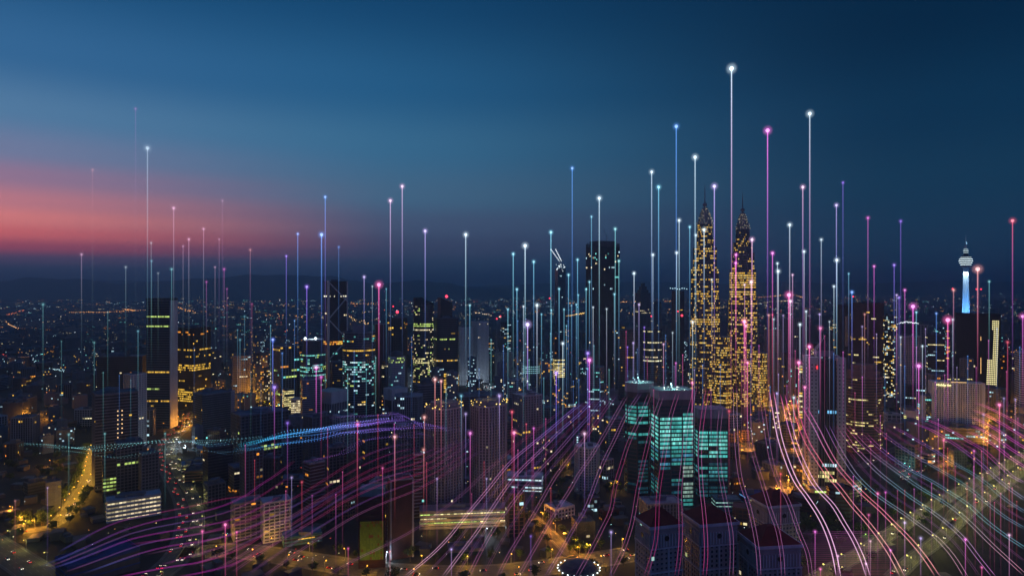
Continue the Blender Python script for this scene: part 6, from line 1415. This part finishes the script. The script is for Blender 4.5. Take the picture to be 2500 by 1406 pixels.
ribbon('trail below the brown tower that turns cyan over the right highway', z8([(520, 380), (600, 500), (700, 610), (790, 700), (890, 780), (1010, 870), (1130, 950), (1250, 1040), (1370, 1150), (1470, 1280), (1575, 1410)]), 10, [RP, LP, CB, (.9, .3, .9)], .6)
ribbon('cyan and pink trail crossing the teal-lit yard', z8([(560, 370), (650, 470), (740, 560), (840, 640), (950, 720), (1080, 810), (1200, 880), (1330, 970), (1440, 1070), (1550, 1180), (1680, 1300), (1790, 1400)]), 10, [RP, LP, CB, (1, .4, .6)], .6)
ribbon('cyan trail reaching the right edge low over the lower carriageway', z8([(690, 430), (770, 510), (880, 600), (1000, 680), (1150, 760), (1280, 840), (1400, 920), (1510, 1020), (1640, 1120), (1800, 1225)]), 10, [RP, PV, CB, CB], .55)
ribbon('blue-cyan trail above the small blank slab ending at the right edge', z8([(740, 370), (820, 440), (930, 520), (1060, 600), (1180, 670), (1300, 740), (1420, 820), (1540, 920), (1660, 1010), (1800, 1090)]), 9, [RP, PV, CB, (.3, .6, .95)], .5)
ribbon('violet-cyan trail over the park right of the brown tower', z8([(860, 380), (960, 430), (1080, 500), (1200, 570), (1320, 650), (1430, 710), (1540, 790), (1660, 890), (1800, 980)]), 9, [MGc, PV, CB, (.35, .6, 1)], .5)
ribbon('violet trail over the orange winding road', z8([(1000, 360), (1140, 410), (1260, 480), (1380, 560), (1480, 640), (1580, 730), (1690, 820), (1800, 895)]), 9, [MGc, MGc, PV, (.5, .6, 1)], .55)
ribbon('magenta trail passing below the hotel slab', z8([(1060, 320), (1180, 370), (1300, 430), (1400, 490), (1500, 550), (1600, 640), (1700, 730), (1800, 780)]), 9, [PK, MGc, MGc, PV], .55)
for i, (a, lb) in enumerate(((0, 'lowest of the crowded magenta trails at the right edge'), (-62, 'second lowest of the crowded magenta trails at the right edge'), (-128, 'middle one of the crowded magenta trails at the right edge'), (-196, 'second highest of the crowded magenta trails at the right edge'), (-262, 'highest of the crowded red trails at the right edge'))):
    ribbon(lb, z8([(1400 + i * 10, 425 + a * .75), (1500, 470 + a * .85), (1600, 535 + a * .92), (1690, 605 + a), (1810, 680 + a)]), 8, [PK, PK if i > 2 else MGc, MGc if i < 4 else PK, MGc if i < 3 else PK], .7)
ribbon('trail left of the octagonal tower running from the teal complex to the bottom edge', z7([(803, 186), (720, 330), (640, 470), (560, 600), (480, 715), (420, 820), (330, 960), (230, 1130), (70, 1410)]), 7, [LP, LP, LP, LP], .42)
ribbon('trail crossing the small house block towards the podium', z7([(733, 175), (650, 290), (560, 420), (450, 560), (350, 690), (280, 800), (190, 960), (90, 1120), (0, 1270), (-70, 1410)]), 7, [PV, RP, LP, LP], .42)
ribbon('trail crossing the small office block and the podium', z7([(664, 178), (560, 310), (450, 430), (350, 545), (240, 660), (150, 760), (60, 870), (0, 950), (-100, 1090), (-180, 1230), (-270, 1410)]), 7, [PV, PV, LP, LP], .45)
ribbon('trail over the right near apartment tower, reaching the bottom edge', z7([(590, 197), (480, 310), (350, 425), (230, 545), (100, 670), (0, 790), (-110, 950), (-200, 1090), (-320, 1250), (-440, 1410)]), 7, [PV, PV, LP, WP], .6)
ribbon('bright trail from the near apartment pair to the bottom centre', z7([(505, 225), (380, 330), (250, 440), (100, 560), (0, 650), (-130, 810), (-280, 990), (-400, 1140), (-530, 1270), (-700, 1410)]), 7, [PV, PV, LP, WP], .65)
ribbon('trail leaving the near apartment pair to the lower left', z7([(410, 250), (280, 350), (120, 470), (0, 570), (-140, 690), (-300, 840), (-450, 960), (-620, 1080), (-820, 1190), (-1050, 1300), (-1240, 1410)]), 7, [PV, RP, LP, LP], .26, rpx=.34)
ribbon('trail rising over the olive panel tower from the bottom left', z6([(1560, 540), (1400, 640), (1250, 740), (1080, 830), (900, 900), (700, 990), (500, 1110), (300, 1240), (60, 1410)]), 7, [PV, RP, LP, LP], .28, rpx=.34)
ribbon('trail passing the top of the olive panel tower', z6([(1500, 470), (1340, 590), (1150, 700), (1000, 740), (850, 790), (650, 880), (450, 1000), (250, 1120), (40, 1250), (-150, 1380)]), 7, [PV, RP, RP, LP], .28, rpx=.34)
ribbon('trail over the pale balcony block curving up to the near pair', z6([(1400, 480), (1250, 560), (1100, 640), (950, 680), (800, 730), (620, 820), (450, 930), (280, 1040), (100, 1150), (-80, 1260), (-260, 1360)]), 7, [PV, RP, RP, LP], .26, rpx=.34)
ribbon('trail over the brown balcony block curving up to the near pair', z6([(1180, 560), (1040, 590), (900, 640), (760, 700), (600, 790), (420, 900), (250, 1000), (60, 1090), (-140, 1180), (-400, 1260), (-640, 1330)]), 7, [RP, RP, LP, MGc], .26, rpx=.34)
ribbon('faint red trail above the lattice apartment block', z6([(1100, 500), (960, 520), (800, 570), (640, 650), (480, 750), (300, 860), (120, 950), (-100, 1040), (-300, 1100), (-560, 1150), (-850, 1190)]), 7, [PV, RP, RP, MGc], .23, rpx=.34)
ribbon('magenta trail sweeping to the dark hall at bottom left, upper one', z5([(2000, 620), (1870, 720), (1760, 790), (1680, 850), (1520, 925), (1320, 980), (1100, 1020), (850, 1090), (600, 1200), (420, 1280), (250, 1350)]), 6, [RP, MGc, MGc, DP], .32, rpx=.34)
ribbon('magenta trail sweeping to the dark hall at bottom left, middle one', z5([(1900, 860), (1770, 935), (1610, 1010), (1400, 1060), (1150, 1100), (900, 1150), (700, 1225), (480, 1310), (300, 1370)]), 6, [RP, MGc, MGc, DP], .37, rpx=.34)
ribbon('magenta trail sweeping to the dark hall at bottom left, lower one', z5([(1880, 980), (1740, 1060), (1550, 1130), (1350, 1170), (1150, 1200), (950, 1250), (750, 1320), (560, 1390)]), 6, [RP, MGc, MGc, BL], .37, rpx=.34)
ribbon('pink trail crossing the curved highway near the bottom edge', z5([(1840, 1080), (1700, 1180), (1500, 1270), (1300, 1320), (1100, 1350), (900, 1390), (760, 1420)]), 6, [RP, RP, MGc, MGc], .37)
ribbon('pink trail skimming the yellow street at bottom left', z5([(1900, 1160), (1760, 1240), (1560, 1330), (1340, 1385), (1150, 1420)]), 6, [LP, RP, MGc, MGc], .34)
ribbon('thin red trail above the three magenta sweeps at left', z5([(1780, 850), (1660, 860), (1500, 885), (1300, 930), (1100, 970), (900, 1010), (740, 1060), (560, 1150), (400, 1240)]), 5, [RP, RP, MGc, DP], .21)
# fine level lines of light woven over the bottom right corner
t = thing('light_mesh', 'woven mesh of fine level magenta lines over the bottom right corner', 'light mesh', (0, 0, 0))
for q in range(24):
    py = 1292 + q * 5.0; a = sky_at(1965 - q * .8 + rb.uniform(-12, 12), py); b = sky_at(2180 + q * 2 + rb.uniform(-30, 30), py + rb.uniform(-1, 1)); m = MB(); n = 4; m.vc = []
    for k in range(9):
        f = k / 8; p = a.lerp(b, f); rr = .5 * p.y / FL; al = .085 * math.sin(PI * min(max(f, .03), .97)) * (.5 + rb.random())
        for j in range(n): an = 2 * PI * j / n; m.v.append((p.x, p.y + rr * math.cos(an), ZT - .8 + rr * math.sin(an))); m.vc.append(sc(lerp3(MG, RD, (q / 24)), al))
    for k in range(8):
        for j in range(n): j2 = (j + 1) % n; m.f.append((k * n + j, k * n + j2, (k + 1) * n + j2, (k + 1) * n + j)); m.c.append((0, 0, 0))
    m.build('level_line', M_TRAIL, t, attr=True)
# dotted wave of cyan and blue points
def wave(label, pix, rows, cols, k, spread, r=.75, step=4.6):
    m = MB(); C = spline([sky_at(*p) for p in pix], 1.0); t = None; t = thing('dotted_light_wave', label, 'light wave', (C[0].x, C[0].y, ZT), 0, 'dotted waves of light at left')
    acc = 0; last = C[0]; N_ = len(C)
    for i, (p, d, nn) in enumerate(sides(C)):
        u = p.y / FL; acc += (p - last).length; last = p
        if acc < step * u: continue
        acc = 0; f = i / N_; c_ = f * (len(cols) - 1); a_ = min(int(c_), len(cols) - 2); c = lerp3(cols[a_], cols[a_ + 1], c_ - a_)
        for q in range(rows):
            w = (q - (rows - 1) / 2) * spread * u * (1 + .8 * math.sin(f * 9 + q)) ; al = k * math.sin(PI * min(max(f, .04), .96)) ** .6 * (.4 + .6 * abs(math.sin(f * 23 + q * 1.7)))
            o = p + nn * w * 4 + d * u * q * 2; m.ball((o.x - C[0].x, o.y - C[0].y, math.sin(f * 14 + q * .8) * 1.5), r * u, 5, 3, sc(c, al))
    m.build('light_point', M_BEAM, t, 'stuff', attr=True)
wave('teal dotted wave crossing the louvred tower, upper one', z5([(130, 520), (500, 522), (700, 535), (900, 522), (1100, 495), (1300, 482), (1480, 500), (1778, 470)]), 4, [TL, TL, CY], .7, 1.2)
wave('teal dotted wave crossing the louvred tower, lower fainter one', z5([(300, 570), (620, 575), (900, 585), (1150, 560), (1400, 545), (1640, 560), (1778, 520)]), 2, [TL, TL, BL], .30, 1.6)
wave('bright blue dotted wave rising from the amber branch road to the near apartment pair', z6([(-120, 530), (0, 495), (120, 462), (250, 440), (380, 425), (500, 405), (620, 380), (760, 365), (900, 345), (1000, 338)]), 5, [(.05, .55, .8), (.1, .5, 1), (.25, .3, 1), VI], 1.25, 1.2)
wave('blue dotted wave running just under the brightest one', z6([(-150, 560), (0, 548), (200, 500), (360, 475), (520, 455), (700, 440), (900, 405), (1100, 380), (1300, 415)]), 4, [(.05, .4, .7), (.1, .3, 1), VI, VI], .9, 1.3)
wave('violet dotted wave at the near apartment pair', z6([(500, 350), (700, 320), (900, 300), (1000, 330), (1140, 375), (1240, 400), (1400, 430)]), 3, [VI, VI, (.35, .2, .9)], .4, 1.6)
wave('faint violet dotted wave over the slender ribbed tower', z6([(330, 660), (500, 590), (700, 520), (850, 470), (1000, 440), (1200, 470)]), 3, [(.5, .1, .5), VI, VI], .3, 2.0)

bp = [(-120, 530), (0, 497), (120, 464), (250, 442), (380, 427), (500, 407), (620, 382), (760, 367), (900, 350), (1060, 352)]
for q, (dy, kk, lb) in enumerate(((-9, .2, 'highest'), (0, .36, 'second highest'), (8, .3, 'middle'), (20, .2, 'second lowest'), (52, .24, 'lowest'))):
    ribbon(lb + ' of the smooth blue strands rising through the dotted blue wave', z6([(a, b + dy + 6 * math.sin(a * .008 + q * 1.3)) for a, b in bp]), 3.2, [(.02, .25, .4), (.05, .45, .95), (.10, .32, 1), VI, VI], kk, rpx=.75, fade=(.25, .3), name='blue_light_strand', group='smooth blue strands at left')

def resample(P, n):
    Q = spline([Vector(p) for p in P], 4.0); return [Q[int(i * (len(Q) - 1) / (n - 1))] for i in range(n)]
def between(a, b, label, k, cols):
    A = [PIX[q] for q in PIX if a in q][0]; B_ = [PIX[q] for q in PIX if b in q][0]; A = resample(A, 12); B_ = resample(B_, 12)
    ribbon(label, [tuple(p.lerp(q, .5)) for p, q in zip(A, B_)], 5, cols, k * .7, rpx=.34)
for a, b, lb, k_ in (('rising over the olive', 'passing the top of the olive', 'faint strand between the two trails over the olive panel tower', .3), ('passing the top of the olive', 'over the pale balcony', 'faint strand between the olive panel tower and the pale balcony block', .3),
    ('over the pale balcony', 'over the brown balcony', 'faint strand between the two balcony blocks', .3), ('faint red trail above', 'over the brown balcony', 'faint strand over the lattice apartment block', .28),
    ('upper one', 'left, middle one', 'faint strand between the upper and middle magenta sweeps', .35), ('left, middle one', 'left, lower one', 'faint strand between the middle and lower magenta sweeps', .35),
    ('trail crossing the small house', 'trail crossing the small office', 'faint strand between the small house block and the small office block', .3), ('trail crossing the small office', 'trail over the right near', 'faint strand right of the near apartment pair', .3),
    ('trail over the right near', 'bright trail from the near', 'faint strand over the right tower of the near apartment pair', .3), ('turning pink near the lower', 'turns cyan over the right', 'faint strand in front of the brown banded tower', .3),
    ('cyan and pink trail', 'cyan trail reaching', 'faint strand crossing the right highway', .3), ('blue-cyan trail', 'violet-cyan trail', 'faint strand above the upper right carriageway', .32), ('violet trail over', 'magenta trail passing below', 'faint strand over the winding orange road', .35)):
    between(a, b, lb, k_, [MGc, RP, PV, LP])
# ------------------------------------------------------------------ look-alikes get their place in the row
ONES = 'first second third fourth fifth sixth seventh eighth ninth tenth eleventh twelfth thirteenth fourteenth fifteenth sixteenth seventeenth eighteenth nineteenth'.split()
CARD = 'twenty thirty forty fifty sixty seventy eighty ninety'.split()
def ordinal(n):
    if n < 20: return ONES[n - 1]
    t, u = divmod(n, 10)
    return (CARD[t - 2][:-1] + 'ieth') if u == 0 else CARD[t - 2] + '-' + ONES[u - 1]
same = {}
for o in col.objects:
    if o.parent is None and o.get('category') and o.get('label'): same.setdefault(o['label'], []).append(o)
for lb, obs in same.items():
    if len(obs) < 2: continue
    px = lambda o: o.location.x / max(o.location.y, 1) * FL; py = lambda o: FL * CAM_H / max(o.location.y, 1)
    sx = max(map(px, obs)) - min(map(px, obs)); sy = max(map(py, obs)) - min(map(py, obs))
    if sy > sx * .8: obs.sort(key=lambda o: o.location.y); names = ['nearest'] + [ordinal(k) + ' nearest' for k in range(2, len(obs))] + ['farthest']
    else: obs.sort(key=px); names = ['leftmost'] + [ordinal(k) + ' from left,' for k in range(2, len(obs))] + ['rightmost']
    for n_, o in zip(names, obs):
        o['label'] = n_ + ' ' + lb
        if not o.get('group'): o['group'] = o['category'] + 's of one row'
# ------------------------------------------------------------------ evening haze over the whole city
HAZE = 1.0e-4
hz = MB(); hz.prism([(-61000, -1600), (61000, -1600), (61000, 61000), (-61000, 61000)], -1.0, 720.0, top=True, bottom=True)
mh, N, L = new_mat('evening_haze')
oo = N.new('ShaderNodeOutputMaterial'); pv = N.new('ShaderNodeVolumePrincipled')
pv.inputs['Color'].default_value = (.50, .78, 1, 1); pv.inputs['Density'].default_value = HAZE; pv.inputs['Anisotropy'].default_value = .55
L.new(pv.outputs[0], oo.inputs['Volume'])
ho = hz.build('haze', mh); ho['kind'] = 'stuff'; ho['label'] = 'thin blue evening haze lying over the whole city'; ho['category'] = 'haze'
